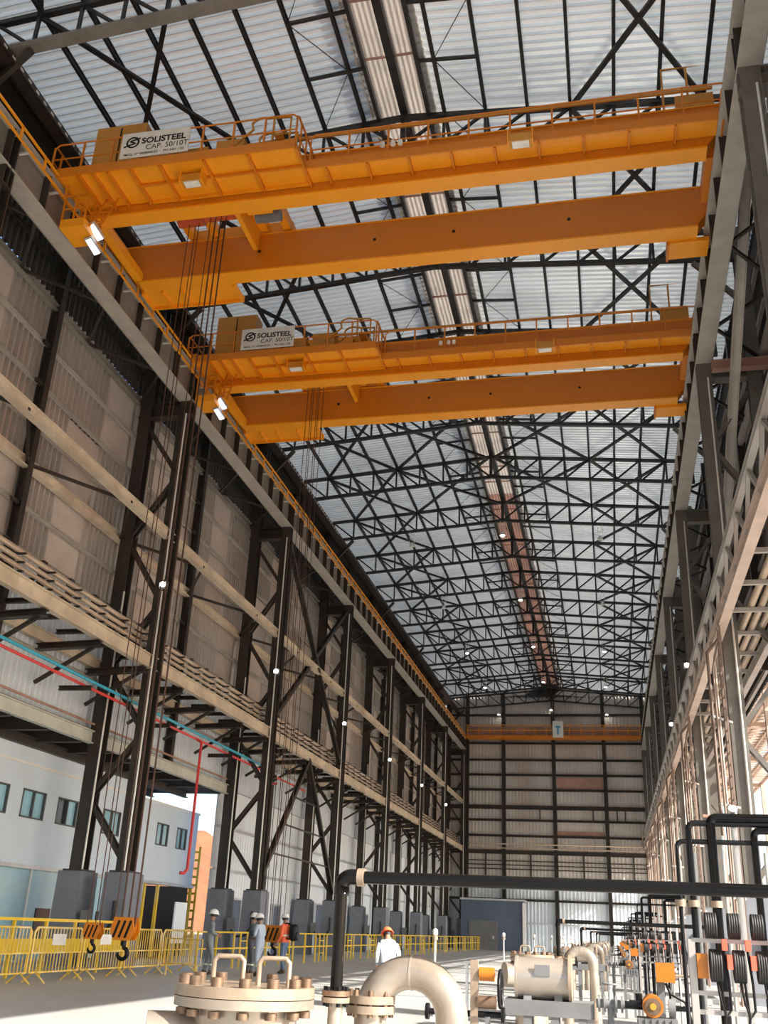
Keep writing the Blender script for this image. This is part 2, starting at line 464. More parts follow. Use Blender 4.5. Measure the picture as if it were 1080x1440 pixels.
# ------------------------------------------------------------------ left wall
wl = empty('wall_left', (XWL, 56, 0)); struct(wl, 'corrugated metal side wall behind the left columns')
LIFTS = [(7.1, 11.6), (11.6, 14.1), (14.1, 16.9), (16.9, 20.2), (20.2, 25.3)]
for k in range(16):
    y0, y1 = TY[k], TY[k + 1]
    for i, (z0, z1) in enumerate(LIFTS):
        if i in (1, 2, 3) and k >= 2:
            n = 3
            for j in range(n):
                a = y0 + (y1 - y0) * j / n; b = y0 + (y1 - y0) * (j + 1) / n
                flat = (j == 1) if (k + i) % 3 else (j == 2)
                if flat:
                    MB().box(XWL - 0.03, XWL + 0.01, a + 0.02, b - 0.02, z0 + 0.02, z1 - 0.02).build('cladding_panel', 'clad2', wl)
                else:
                    MB().corr((XWL, a, z0), (0, 1, 0), b - a, (0, 0, 1), z1 - z0, (1, 0, 0), 0.30, 0.13).build('cladding_sheet', 'clad', wl)
        else:
            MB().corr((XWL, y0, z0), (0, 1, 0), y1 - y0, (0, 0, 1), z1 - z0, (1, 0, 0), 0.30, 0.12).build('cladding_sheet', 'cladw' if i == 0 else 'clad_shade', wl)
    if y0 >= 43:
        for j in range(3):
            a = y0 + (y1 - y0) * j / 3
            MB().corr((XWL, a + 0.02, 0.0), (0, 1, 0), HB / 3 - 0.04, (0, 0, 1), 3.6, (1, 0, 0), 0.35, 0.025).build('wall_panel', 'cladw', wl)
            MB().corr((XWL, a + 0.02, 3.66), (0, 1, 0), HB / 3 - 0.04, (0, 0, 1), 3.42, (1, 0, 0), 0.35, 0.025).build('wall_panel', 'cladw', wl)
MB().box(XWL - 0.20, XWL - 0.16, YN, YF, 7.1, 20.3).build('added_backing_sheet', 'clad_shade', wl)  # dark backing added to stop sky light showing through the panel joints
for z in (8.9, 11.6, 12.85, 15.5, 16.9, 18.3, 21.2, 22.6, 24.0):
    MB().ibeam((XWL + 0.19, YN, z), (XWL + 0.19, YF, z), 0.12, 0.12, 0.02).build('girt', 'girtp' if z < 20 else 'steel', wl)
MB().ibeam((-16.6, YN, 24.75), (-16.6, YF, 24.75), 0.30, 0.80, 0.04).build('eave_beam', 'steel', wl)
MB().box(-17.2, -16.6, YN, YF, 24.32, 24.36).build('eave_soffit', 'clad_shade', wl)
for z in (3.6, 5.4):
    MB().bar((XWL + 0.14, 43.5, z), (XWL + 0.14, YF, z), 0.12, 0.10).build('girt', 'alu', wl)
for k in range(16):
    y = TY[k]
    if k % 2 == 1:
        zb = 7.1 if y < 43 else 0
        MB().ibeam((XWL + 0.32, y, zb), (XWL + 0.32, y, 25), 0.26, 0.30, 0.03, (1, 0, 0)).build('wall_post', 'steel', wl)
        for z in (11.6, 12.85, 15.5, 16.9, 18.3):
            MB().bar((XWL + 0.36, y - 0.5, z - 0.1), (XWL + 0.36, y, z - 0.1), 0.08, 0.12).build('girt_cleat', 'steel', wl)
MB().corr((XWL, -32, 0), (0, 1, 0), YN + 32, (0, 0, 1), 25.2, (1, 0, 0), 0.24, 0.05).build('cladding_sheet', 'clad', wl)
# doors of the lower left wall
for y, wd, h in ((46.2, 1.3, 2.4), (52.5, 1.2, 2.3), (60.5, 2.2, 2.6), (73.0, 1.2, 2.3)):
    d = MB().box(XWL + 0.02, XWL + 0.09, y, y + wd, 0, h).build('door_panel', 'navy', wl)
    MB().box(XWL + 0.02, XWL + 0.13, y - 0.08, y + wd + 0.08, h, h + 0.09).box(XWL + 0.02, XWL + 0.13, y - 0.08, y, 0, h).box(XWL + 0.02, XWL + 0.13, y + wd, y + wd + 0.08, 0, h).build('door_frame', 'alu', wl)

# ------------------------------------------------------------------ right wall (upper part only, open below)
wr = empty('wall_right', (XWR, 56, 0)); struct(wr, 'upper side wall, coloured dark for shade, behind the right columns, open below')
for k in range(16):
    y0, y1 = TY[k], TY[k + 1]
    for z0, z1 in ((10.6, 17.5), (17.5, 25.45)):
        MB().corr((XWR, y1, z0), (0, -1, 0), y1 - y0, (0, 0, 1), z1 - z0, (-1, 0, 0), 0.3, 0.05).build('cladding_sheet', 'clad_shade', wr)
MB().corr((XWR, -32, 10.6), (0, 1, 0), YN + 32, (0, 0, 1), 14.85, (-1, 0, 0), 0.3, 0.05).build('cladding_sheet', 'clad_shade', wr)
for z in (10.8, 12.6, 14.4, 16.2, 18.0, 19.8, 21.6, 23.4):
    MB().bar((XWR - 0.16, YN, z), (XWR - 0.16, YF, z), 0.12, 0.16).build('girt', 'rackg', wr)
for k in range(16):
    if k % 2:
        MB().ibeam((XWR - 0.32, TY[k], 10.6), (XWR - 0.32, TY[k], 25), 0.26, 0.3, 0.03, (1, 0, 0)).build('wall_post', 'steel', wr)
    y0, y1 = TY[k], TY[k + 1]
    for z0, z1 in ((12.0, 15.4), (15.6, 19.0)):
        MB().bar((XWR - 0.4, y0, z0 if k % 2 else z1), (XWR - 0.4, y1, z1 if k % 2 else z0), 0.1).build('wall_brace', 'steel', wr)

# ------------------------------------------------------------------ far end wall
YB = YF + 0.35
wb = empty('wall_back', (XC, YB, 0)); struct(wb, 'corrugated end wall at the far end of the hall')
CX = [-17.0, -14.6, -10.72, -5.47, -0.26, 3.8, 6.0]
GZ = [4.7, 6.7, 9.25, 10.85, 12.4, 13.7, 15.47, 17.0, 18.55, 20.3, 23.3]
zz = [0.0] + GZ + [25.3]
for i in range(len(CX) - 1):
    for j in range(len(zz) - 1):
        z0, z1 = zz[j], zz[j + 1]
        m = 'cladw' if z0 < 6 else 'cladb'
        MB().corr((CX[i], YB, z0), (1, 0, 0), CX[i + 1] - CX[i], (0, 0, 1), z1 - z0, (0, -1, 0), 0.36, 0.09).build('cladding_sheet', m, wb)
for z in GZ:
    MB().ibeam((CX[0], YB - 0.16, z), (CX[-1], YB - 0.16, z), 0.2, 0.22 if z not in (13.7, 9.25) else 0.40, 0.03).build('girt', 'steel', wb)
for x in CX[1:-1]:
    MB().ibeam((x, YB - 0.34, 0), (x, YB - 0.34, 25.6), 0.36, 0.36, 0.04, (1, 0, 0)).build('wall_post', 'steel', wb)
MB().box(XC - 1.15, XC + 1.15, YB - 0.4, YB + 0.05, 26.1, 26.75).build('ridge_end', 'clad_shade', wb)
MB().prism([(CX[0], 25.2), (CX[-1], 25.2), (CX[-1], 25.35), (XC, 26.4), (CX[0], 25.35)], 'y', YB, YB + 0.05).build('gable_sheet', 'clad_shade', wb)
for z in (7.6, 8.0, 8.4):
    MB().bar((-14.6, YB - 0.2, z), (3.8, YB - 0.2, z), 0.08, 0.10).build('louvre_rail', 'steel', wb)
for x in (-12.6, -8.0, -2.7, 2.2):
    MB().bar((x, YB - 0.24, 6.9), (x, YB - 0.24, 9.2), 0.16).build('louvre_post', 'steel', wb)
for x in (-7.0, -1.6, 0.8, 1.6):
    MB().bar((x, YB - 0.2, 12.5), (x, YB - 0.2, 13.6), 0.12).build('girt_post', 'steel', wb)
MB().bar((-9, YB - 0.15, 2.55), (6, YB - 0.15, 2.55), 0.12, 0.14).build('girt', 'alu', wb)
# dado of rusty panels
for z0, z1 in ((15.6, 16.8), (10.95, 11.4)):
    MB().box(-5.2, -0.5, YB - 0.12, YB - 0.07, z0, z1).build('patched_panel', 'rust', wb)
wk = thing('service_walkway', 'orange service walkway with railing across the far end wall', 'walkway', (XC, YF - 1, 20.9))
MB().box(-14.5, 3.6, YF - 1.6, YF - 0.2, 20.60, 20.82).build('deck', 'orange_shade', wk)
for z in (21.35, 21.9):
    MB().bar((-14.5, YF - 1.6, z), (3.6, YF - 1.6, z), 0.07).build('rail', 'orange', wk)
MB().box(-14.5, 3.6, YF - 0.5, YF - 0.35, 20.85, 21.95).build('back_panel', 'rust', wk)
p0 = MB().bar((-14.4, YF - 1.6, 20.8), (-14.4, YF - 1.6, 21.95), 0.07).build('post', 'orange', wk)
for i in range(1, 16): inst(p0, wk, (i * 1.19, 0, 0))
sg = thing('hanging_sign', 'white and blue sign hung at the middle of the orange walkway', 'sign', (-4.85, YF - 1.8, 20.6))
MB().box(-5.4, -4.3, YF - 1.72, YF - 1.64, 20.6, 22.3).build('board', 'white', sg)
MB().box(-5.1, -4.6, YF - 1.74, YF - 1.721, 21.6, 21.8).box(-4.93, -4.77, YF - 1.74, YF - 1.721, 20.9, 21.6).build('mark', 'blue', sg)
rm = thing('equipment_room', 'dark blue box room at the foot of the far end wall', 'room', (-11.6, 104, 0))
MB().box(-14.6, -8.5, 103.6, YF - 0.4, 0, 4.45).build('body', 'navy', rm)
MB().box(-14.7, -8.4, 103.5, YF - 0.3, 4.45, 4.62).build('roof_edge', 'alu', rm)
MB().box(-13.8, -11.0, 103.52, 103.6, 0, 2.6).build('door', 'grey', rm)
MB().box(-11.5, -11.35, 103.44, 103.52, 1.0, 1.25).build('handle', 'alu', rm)
MB().box(-8.6, -8.3, 103.4, 103.9, 0, 4.3).build('corner_post', 'white', rm)

# ------------------------------------------------------------------ laced steel columns
def make_column(side, y):
    sx = -1 if side == 'left' else 1
    xi, xo = (XL, XLo) if side == 'left' else (XR, XRo)
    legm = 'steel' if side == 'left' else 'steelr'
    t = thing('steel_column', '', 'column', ((xi + xo) / 2, y, 0), 'laced steel columns on the ' + side)
    zt = 19.0
    for x, top in ((xi, 19.6), (xo, 25.0)):
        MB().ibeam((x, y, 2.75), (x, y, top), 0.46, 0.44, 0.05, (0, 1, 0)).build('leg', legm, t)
        MB().prism([(x - 0.46, 0), (x + 0.46, 0), (x + 0.40, 2.72), (x - 0.40, 2.72)], 'y', y - 0.55, y + 0.55).build('pedestal', 'concrete', t)
        MB().box(x - 0.34, x + 0.34, y - 0.4, y + 0.4, 2.72, 2.78).build('base_plate', legm, t)
    MB().ibeam((xo + sx * 0.3, y, 19.3), (xi - sx * 0.25, y, 19.3), 0.40, 0.60, 0.05).build('cap_beam', legm, t)
    zs = [2.95, 5.0, 7.1, 9.3, 11.6, 14.0, 16.5, 18.8]
    for i in range(len(zs) - 1):
        a, b = (xi, xo) if i % 2 == 0 else (xo, xi)
        for d in (-0.13, 0.13):
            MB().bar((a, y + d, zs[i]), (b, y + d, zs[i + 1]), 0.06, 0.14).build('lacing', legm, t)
    MB().ibeam((xo, y, 22.2), (xo, y + 0.001, 25.2), 0.3, 0.3, 0.03, (0, 1, 0)).build('upper_stub', legm, t)
    MB().bar((xo, y, 22.0), (xi, y, 23.9), 0.16).build('knee_brace', legm, t)
    for x_, z_ in ((xi + 0.10, 19.0), (xo + 0.26 * -sx, 12.0)):
        MB().cyl((x_, y - 0.27, 1.6), (x_, y - 0.27, z_), 0.035, 8).build('conduit', 'conduit', t)  # pale conduits added to stand in for highlights along the legs
    MB().tube([(xi + 0.1, y - 0.62, 1.9), (xi + 0.1, y - 0.64, 1.3), (xi - 0.1, y - 0.68, 0.95), (xi - 0.5, y - 0.7, 0.9), (xi - 0.75, y - 0.66, 1.15)], 0.05, 8).build('cable', 'rubber', t)
    MB().box(xi - 0.95, xi - 0.65, y - 0.68, y - 0.5, 1.1, 1.6).build('switch_box', 'grey', t)
    return t
for side in ('left', 'right'):
    c0 = make_column(side, ROWS[1])
    for i, y in enumerate(ROWS[1:]):
        c = c0 if i == 0 else copy_tree(c0, None, (0, y - ROWS[1], 0))
        c['label'] = 'tall laced steel column on concrete pedestals along the %s side, %s' % (side, nth(i))

# ------------------------------------------------------------------ crane runway girders
def runway(side):
    x = XL if side == 'left' else XR
    sx = 1 if side == 'left' else -1
    t = thing('crane_runway', 'long grey crane runway girder with stiffeners along the %s columns' % side, 'girder', (x, 56, 19.6))
    src = None; stf = []
    for i in range(len(ROWS) - 1):
        y0, y1 = ROWS[i] + 0.03, ROWS[i + 1] - 0.03
        if src is None:
            sp = MB().box(x - 0.02, x + 0.02, y0, y1, 19.64, 20.86).build('girder_span', 'girder', t)
            src = (sp, y0)
            n = 8
            MB().box(x - 0.27, x + 0.27, y0, y1, 19.58, 19.64).build('bottom_flange', 'flange', sp)
            MB().box(x - 0.30, x + 0.30, y0, y1, 20.84, 20.90).build('top_flange', 'flange', sp)
            for k in range(n + 1):
                yy = y0 + 0.12 + (y1 - y0 - 0.24) * k / n
                MB().box(x - 0.24, x + 0.24, yy - 0.02, yy + 0.02, 19.64, 20.84).build('stiffener', 'steel', sp)
        else:
            copy_tree_part(src[0], t, (0, y0 - src[1], 0))
    MB().box(x - 0.06, x + 0.06, YN, YF - 0.5, 20.90, 21.02).build('crane_rail', 'steel', t)
    return t
def copy_tree_part(o, parent, delta):
    c = o.copy(); COL.objects.link(c); c.parent = parent; c.location = Vector(o.location) + Vector(delta)
    LOC[c.name] = LOC[o.name] + Vector(delta)
    for ch in KIDS(o):
        d = ch.copy(); COL.objects.link(d); d.parent = c
    return c
runway('left'); runway('right')
# orange conductor rail guard on the left girder
cr = thing('conductor_rail', 'orange conductor rail guard along the top of the left crane runway', 'rail', (-14.62, 56, 20.5))
for z in (20.50, 20.92):
    MB().bar((-14.60, 8, z), (-14.60, YF - 1, z), 0.06, 0.05).build('bar', 'orange', cr)
p0 = MB().bar((-14.60, 8.2, 20.48), (-14.60, 8.2, 20.94), 0.06, 0.06).build('bracket', 'orange', cr)
for i in range(1, 82): inst(p0, cr, (0, i * 1.2, 0))
p0 = MB().bar((-14.60, 8.8, 20.55), (-14.98, 8.8, 20.55), 0.06, 0.06).build('arm', 'conduit', cr)
for i in range(1, 62): inst(p0, cr, (0, i * 1.594, 0))

# ------------------------------------------------------------------ horizontal tie trusses on the left and right
def flat_truss(label, xa, xb, z, m, chordw, y0=YN, y1=YF, zb=None, step=3.1875, mw=None, nm='tie_truss'):
    zb = z if zb is None else zb
    t = thing(nm, label, 'truss', ((xa + xb) / 2, (y0 + y1) / 2, z))
    MB().ibeam((xa, y0, z), (xa, y1, z), chordw, chordw * 1.25, 0.03).build('chord', m, t)
    MB().ibeam((xb, y0, zb), (xb, y1, zb), chordw, chordw * 1.1, 0.03).build('chord', m, t)
    n = round((y1 - y0) / step)
    s = []
    for i in range(n):
        ya, yb = y0 + step * i, y0 + step * (i + 1)
        p, q = ((xa, ya, z), (xb, yb, zb)) if i % 2 else ((xb, ya, zb), (xa, yb, z))
        if i < 2:
            s.append(MB().bar(p, q, 0.09, 0.09).build('web_bar', mw or m, t))
        else:
            inst(s[i % 2], t, (0, step * (i - i % 2), 0))
    return t
flat_truss('pale beige horizontal tie truss halfway up the left columns', -15.0, -16.95, 14.1, 'pale', 0.26, mw='steel')
flat_truss('horizontal surge truss at the level of the left runway girder', -15.25, -17.0, 19.75, 'girder', 0.20, step=2.125, mw='steel')
flat_truss('horizontal surge truss at the level of the right runway girder', 4.0, 5.7, 19.75, 'rackg', 0.2, step=2.125, mw='steel')
# vertical bracing between the second and third left columns
vb = thing('column_bracing', 'crossed steel bracing between the third and fourth left columns', 'bracing', (XL, 49.8, 2.8))
y0, y1 = ROWS[3], ROWS[4]; ym = (y0 + y1) / 2
for p, q in (((y0, 2.9), (ym, 9.3)), ((y1, 2.9), (ym, 9.3)), ((y0, 9.9), (y1, 19.3)), ((y1, 9.9), (y0, 19.3))):
    MB().ibeam((XL - 0.1 * (p[1] > 9 and p[0] == y0), p[0], p[1]), (XL - 0.1 * (p[1] > 9 and p[0] == y0), q[0], q[1]), 0.2, 0.22, 0.03, (1, 0, 0)).build('brace', 'steel', vb)
for z in (4.4, 5.8, 7.2):
    f = (z - 2.9) / 6.4
    MB().bar((XL, y0 + f * (ym - y0), z), (XL, y1 - f * (y1 - ym), z), 0.07).build('strut', 'steel', vb)

# ------------------------------------------------------------------ cranes
def make_crane():
    t = thing('overhead_crane', '', 'crane', (XC, 23.0, 21.0), 'orange overhead travelling cranes')
    def girder(ya, yb):
        poly = [(-15.05, 22.0), (3.95, 22.0), (3.95, 21.62), (3.25, 20.66), (-14.30, 20.66), (-15.05, 21.62)]
        gd = MB().prism(poly, 'y', ya + 0.03, yb - 0.03).build('main_girder', 'orange_shade', t)
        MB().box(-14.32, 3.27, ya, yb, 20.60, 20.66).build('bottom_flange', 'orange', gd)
        MB().box(-15.08, 3.98, ya, yb, 22.0, 22.05).build('top_flange', 'orange', gd)
        MB().box(-15.0, 3.9, (ya + yb) / 2 - 0.04, (ya + yb) / 2 + 0.04, 22.05, 22.13).build('trolley_rail', 'steel', gd)
        return gd
    g1 = girder(21.22, 21.74)
    g2 = girder(24.40, 24.98)
    for x in (-10.2, -6.4, -3.9, -0.4):
        MB().cyl((x, 24.44, 21.35), (x, 24.42, 21.35), 0.055, 10).build('port', 'black', g2)
    # walkway platforms on the camera side: wide to the left, narrow to the right
    XW = -7.55
    pf = MB().box(-14.95, XW, 19.70, 21.22, 20.95, 21.0).build('platform', 'orange', t)
    for x in (-14.9, -14.0, -13.55, -13.1, -12.4, -11.5, -10.2, -8.9, XW + 0.05):
        MB().box(x - 0.03, x + 0.03, 19.72, 21.22, 20.81, 20.95).build('rib', 'orange_shade', pf)
    MB().box(-12.4, XW, 20.42, 20.48, 20.85, 20.95).build('stringer', 'orange_shade', pf)
    MB().box(-14.97, XW, 19.66, 19.71, 20.86, 21.14).build('toe_board', 'orange_shade', pf)
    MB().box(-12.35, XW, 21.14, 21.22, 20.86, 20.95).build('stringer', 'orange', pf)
    pn = MB().box(XW, 3.85, 20.55, 21.22, 20.95, 21.0).build('walkway', 'orange', t)
    for i in range(10):
        x = -6.9 + i * 1.17
        MB().box(x - 0.025, x + 0.025, 20.56, 21.22, 20.81, 20.95).build('rib', 'orange_shade', pn)
    MB().box(XW, 3.87, 20.51, 20.56, 20.86, 21.14).build('toe_board', 'orange_shade', pn)
    # handrails
    def rail(y, xa, xb, n, z0=21.0, h=1.08, mid=True):
        hr = MB().tube([(xa, y, z0), (xa, y, z0 + h - 0.12), (xa + 0.12, y, z0 + h), (xb - 0.12, y, z0 + h), (xb, y, z0 + h - 0.12), (xb, y, z0)], 0.026, 8).build('handrail', 'orange_shade', t)
        if mid: MB().bar((xa, y, z0 + h * 0.5), (xb, y, z0 + h * 0.5), 0.03).build('mid_rail', 'orange_shade', hr)
        for i in range(1, n):
            x = xa + (xb - xa) * i / n
            MB().bar((x, y, z0), (x, y, z0 + h), 0.05).build('post', 'orange_shade', hr)
        return hr
    rail(19.72, -14.9, XW, 8)
    rail(20.57, XW + 0.15, 3.8, 10)
    for x in (-14.92, XW):
        hr = MB().tube([(x, 19.72, 21.0), (x, 19.72, 21.98), (x, 19.82, 22.08), (x, 21.1, 22.08), (x, 21.2, 21.98), (x, 21.2, 21.0)], 0.032, 8).build('end_rail', 'orange_shade', t)
        for y in (20.1, 20.6): MB().bar((x, y, 21.0), (x, y, 22.08), 0.045).build('post', 'orange_shade', hr)
        MB().bar((x, 19.72, 21.5), (x, 21.2, 21.5), 0.03).build('mid_rail', 'orange_shade', hr)
    # rear upper handrail at the right end and access gate
    ga = MB().tube([(2.3, 21.5, 22.05), (2.3, 21.5, 23.75), (3.6, 21.5, 23.75), (3.6, 21.5, 22.05)], 0.035, 8).build('access_gate', 'ochre', t)
    MB().bar((2.95, 21.5, 22.05), (2.95, 21.5, 23.75), 0.06).build('post', 'ochre', ga)
    MB().box(2.6, 3.6, 21.45, 21.55, 22.05, 22.7).build('panel', 'ochre', ga)
    # arched stair rail from platform up to the girder top
    for y in (20.15, 20.75):
        ar = MB().tube([(-9.6, y, 21.6), (-9.0, y, 22.15)] + arc((-8.75, y, 22.2), 0.35, 150, 60, 5) + [(-7.9, y, 22.45), (-7.9, y, 21.0)], 0.035, 8).build('stair_rail', 'ochre', t)
        MB().bar((-8.4, y, 21.0), (-8.4, y, 22.5), 0.05).build('post', 'ochre', ar)
    sp = MB()
    for i in range(4): sp.box(-9.2 + 0.28 * i, -8.95 + 0.28 * i, 20.15, 20.75, 21.1 + 0.25 * i, 21.14 + 0.25 * i)
    sp.build('stair_treads', 'ochre', t)
    # cabinets on the platform
    cb = MB().box(-14.15, -12.55, 20.45, 21.1, 21.0, 23.3).build('control_cabinet', 'ochre', t)
    MB().box(-13.37, -13.33, 20.43, 20.45, 21.1, 23.2).build('door_joint', 'black', cb)
    for x, h in ((-12.3, 1.25), (-11.3, 1.0), (-10.2, 1.15)):
        c2 = MB().box(x, x + 0.85, 20.4, 21.0, 21.0, 21.0 + h).build('drive_cabinet', 'ochre', t)
        MB().box(x + 0.7, x + 0.75, 20.37, 20.4, 21.4, 21.6).build('handle', 'black', c2)
    MB().tube([(-10.4, 20.9, 22.35), (3.5, 20.9, 22.30)], 0.05, 6).build('cable_duct', 'ochre', t)
    for x in (-5.3, -5.0, -4.8):
        MB().cyl((x, 20.5, 21.3), (x, 20.5, 21.42), 0.07, 8).build('lug', 'lampw', t)
    # sign board
    sb = MB().box(-12.75, -10.68, 19.64, 19.67, 21.20, 22.09).build('sign_board', 'sign', t)
    sb['label'] = 'white capacity sign reading SOLISTEEL CAP. 50/10T'
    def text(body, x, z, size, off=0.0, sx=1.0):
        cu = bpy.data.curves.new('txt', 'FONT'); cu.body = body; cu.size = size; cu.offset = off; cu.extrude = 0.002
        ob = bpy.data.objects.new('txt', cu); COL.objects.link(ob)
        dg = bpy.context.evaluated_depsgraph_get()
        me = bpy.data.meshes.new_from_object(ob.evaluated_get(dg))
        bpy.data.objects.remove(ob)
        # text lies in xy: stand it up facing -Y
        for v in me.vertices:
            v.co = Vector((x + v.co.x * sx, 19.636 - v.co.z, z + v.co.y)) - LOC[t.name]
        me.materials.clear(); me.materials.append(M['black'])
        o = bpy.data.objects.new('lettering', me); COL.objects.link(o); o.parent = sb
        LOC[o.name] = LOC[t.name]
    text('SOLISTEEL', -12.13, 21.665, 0.285, 0.008, 1.03)
    text('CAP. 50/10T', -11.98, 21.43, 0.25, 0.0, 0.98)
    text('MAQ. Nº 2008040/23  -  PN 2401 / 03', -12.62, 21.27, 0.105, 0.001, 1.1)
    lg = MB()
    cx, cz = -12.40, 21.74
    ring = arc((cx, 19.635, cz), 0.185, 0, 360, 28)
    vs = []; n = 28
    for a in range(n):
        an = 2 * math.pi * a / n
        for r in (0.145, 0.205):
            vs.append((cx + r * math.cos(an), 19.636, cz + r * math.sin(an)))
    lg.add(vs, [(2 * a, 2 * a + 1, (2 * a + 3) % (2 * n), (2 * a + 2) % (2 * n)) for a in range(n)])
    def strip(pts, wd):
        for (xa, za), (xb, zb) in zip(pts, pts[1:]):
            lg.bar((cx + xa, 19.635, cz + za), (cx + xb, 19.635, cz + zb), 0.004, wd, (0, 0, 1))
    strip([(0.22, 0.13), (0.08, 0.09), (-0.07, 0.05), (-0.09, 0.02)], 0.055)
    strip([(-0.26, -0.15), (-0.1, -0.09), (0.07, -0.05), (0.09, -0.02)], 0.055)
    strip([(-0.07, 0.03), (0.07, -0.03)], 0.045)
    lg.build('logo', 'black', sb)
    # flood lamps under the walkways
    for x in (-10.72, -1.5):
        fl = MB().box(x - 0.3, x + 0.3, 20.15, 20.45, 20.60, 20.84).build('flood_lamp', 'ochre', t)
        MB().box(x - 0.22, x + 0.22, 20.18, 20.42, 20.57, 20.602).build('lens', 'lampw', fl)
        MB().box(x - 0.34, x - 0.30, 20.1, 20.5, 20.56, 20.95).box(x + 0.30, x + 0.34, 20.1, 20.5, 20.56, 20.95).build('bracket', 'orange', fl)
    # end trucks
    for sx, x in ((-1, -14.98), (1, 3.80)):
        et = MB().prism([(20.0, 21.12), (20.25, 21.6), (25.75, 21.6), (26.0, 21.12)], 'x', x - 0.2, x + 0.2).build('end_truck', 'orange', t)
        for y in (20.5, 21.9, 24.1, 25.5):
            MB().cyl((x - 0.07, y, 21.27), (x + 0.07, y, 21.27), 0.26, 16).build('wheel', 'steel', et)
        for y, d in ((19.85, -1), (26.15, 1)):
            MB().cyl((x, y, 21.35), (x, y + d * 0.18, 21.35), 0.09, 10).build('buffer', 'black', et)
        MB().box(x - 0.16 - sx * 0.3, x + 0.16 - sx * 0.3, 22.2, 24.0, 21.1, 21.5).build('drive_motor', 'orange_shade', et)
    # end platforms behind the rear girder
    rp = MB().box(-14.45, -11.15, 24.98, 25.86, 20.60, 20.66).build('rear_platform', 'orange', t)
    for x in (-14.4, -13.7, -13.0, -12.1, -11.2):
        MB().box(x - 0.03, x + 0.03, 24.98, 25.86, 20.50, 20.60).build('rib', 'orange', rp)
    MB().box(-14.45, -11.15, 25.82, 25.88, 20.50, 20.74).build('toe_board', 'orange', rp)
    rq = MB().box(2.45, 3.62, 24.98, 25.76, 20.52, 20.66).build('rear_platform', 'orange', t)
    MB().box(2.42, 2.48, 24.98, 25.78, 20.45, 20.75).build('toe_board', 'orange_shade', rq)
    # hanging maintenance cage with flood lamps at the left end
    cg = MB().box(-14.50, -13.75, 20.05, 20.95, 19.35, 19.62).build('maintenance_cage', 'orange', t)
    for (xa, ya), (xb, yb) in (((-14.48, 20.07), (-13.77, 20.07)), ((-13.77, 20.07), (-13.77, 20.93)), ((-14.48, 20.93), (-13.77, 20.93))):
        for z in (20.0, 20.45): MB().bar((xa, ya, z), (xb, yb, z), 0.04).build('rail', 'orange_shade', cg)
    for x, y in ((-14.48, 20.07), (-14.12, 20.07), (-13.77, 20.07), (-13.77, 20.5), (-13.77, 20.93), (-14.48, 20.93)):
        MB().bar((x, y, 19.6), (x, y, 20.9 if x in (-14.48,) else 20.47), 0.045).build('post', 'orange_shade', cg)
    ld = MB()
    for x in (-13.72, -13.35): ld.bar((x, 20.3, 19.5), (x + 0.02, 20.9, 20.95), 0.04)
    for i in range(5): ld.bar((-13.72, 20.36 + 0.11 * i, 19.65 + 0.27 * i), (-13.35, 20.36 + 0.11 * i, 19.65 + 0.27 * i), 0.03)
    ld.build('ladder', 'orange_shade', cg)
    for i, (x, y, z) in enumerate(((-13.72, 20.55, 19.55), (-13.86, 20.75, 19.22))):
        lm = MB().bar((x, y - 0.2, z + 0.12), (x + 0.12, y + 0.26, z - 0.12), 0.26, 0.10).build('led_lamp', 'alu', t)
        MB().bar((x, y - 0.17, z + 0.06), (x + 0.12, y + 0.23, z - 0.18), 0.2, 0.03).build('lens', 'lampled', lm)
    MB().box(-14.35, -14.1, 21.2, 24.3, 20.55, 20.85).build('cross_tie', 'orange', t)
    return t
crane1 = make_crane()
crane1['label'] = 'nearer orange overhead bridge crane with capacity sign, spanning the hall'
crane2 = copy_tree(crane1, None, (0, 10.1, 0))
crane2['label'] = 'farther orange overhead bridge crane with capacity sign, behind the nearer crane'
# trolleys
def trolley(dx, dy, label):
    t = thing('crane_trolley', label, 'trolley', (-10.9 + dx, 23.06 + dy, 22.13), 'hoist trolleys on the cranes')
    X = lambda x: x + dx
    Y = lambda y: y + dy
    for ya in (21.28, 24.49): MB().box(X(-12.7), X(-9.2), Y(ya), Y(ya + 0.4), 22.13, 22.5).build('side_frame', 'orange', t)
    for x in (-12.7, -11.9, -10.2, -9.45):
        MB().box(X(x), X(x + 0.25), Y(21.75), Y(24.4), 22.1, 22.45).build('cross_beam', 'orange', t)
    MB().box(X(-10.35), X(-10.2), Y(21.9), Y(24.3), 21.3, 22.2).build('bearing_plate', 'orange', t)
    MB().cyl((X(-11.55), Y(23.0), 21.9), (X(-10.4), Y(23.0), 21.9), 0.30, 18).build('main_drum', 'hoist_red', t)
    MB().cyl((X(-12.5), Y(23.2), 21.85), (X(-11.65), Y(23.2), 21.85), 0.22, 16).build('auxiliary_drum', 'hoist_red', t)
    MB().box(X(-10.1), X(-9.3), Y(22.2), Y(23.0), 21.6, 22.1).build('gearbox', 'orange', t)
    MB().cyl((X(-10.0), Y(23.4), 21.85), (X(-9.2), Y(23.4), 21.85), 0.2, 14).build('motor', 'grey', t)
    for x in (-9.15, -9.0):
        MB().bar((X(x), Y(22.0), 21.2), (X(x), Y(22.0), 22.4), 0.05).build('guard_post', 'orange', t)
    return t
trolley(0, 0, 'hoist trolley with red drums on the nearer crane')
trolley(0.9, 10.1, 'hoist trolley with red drums on the farther crane')
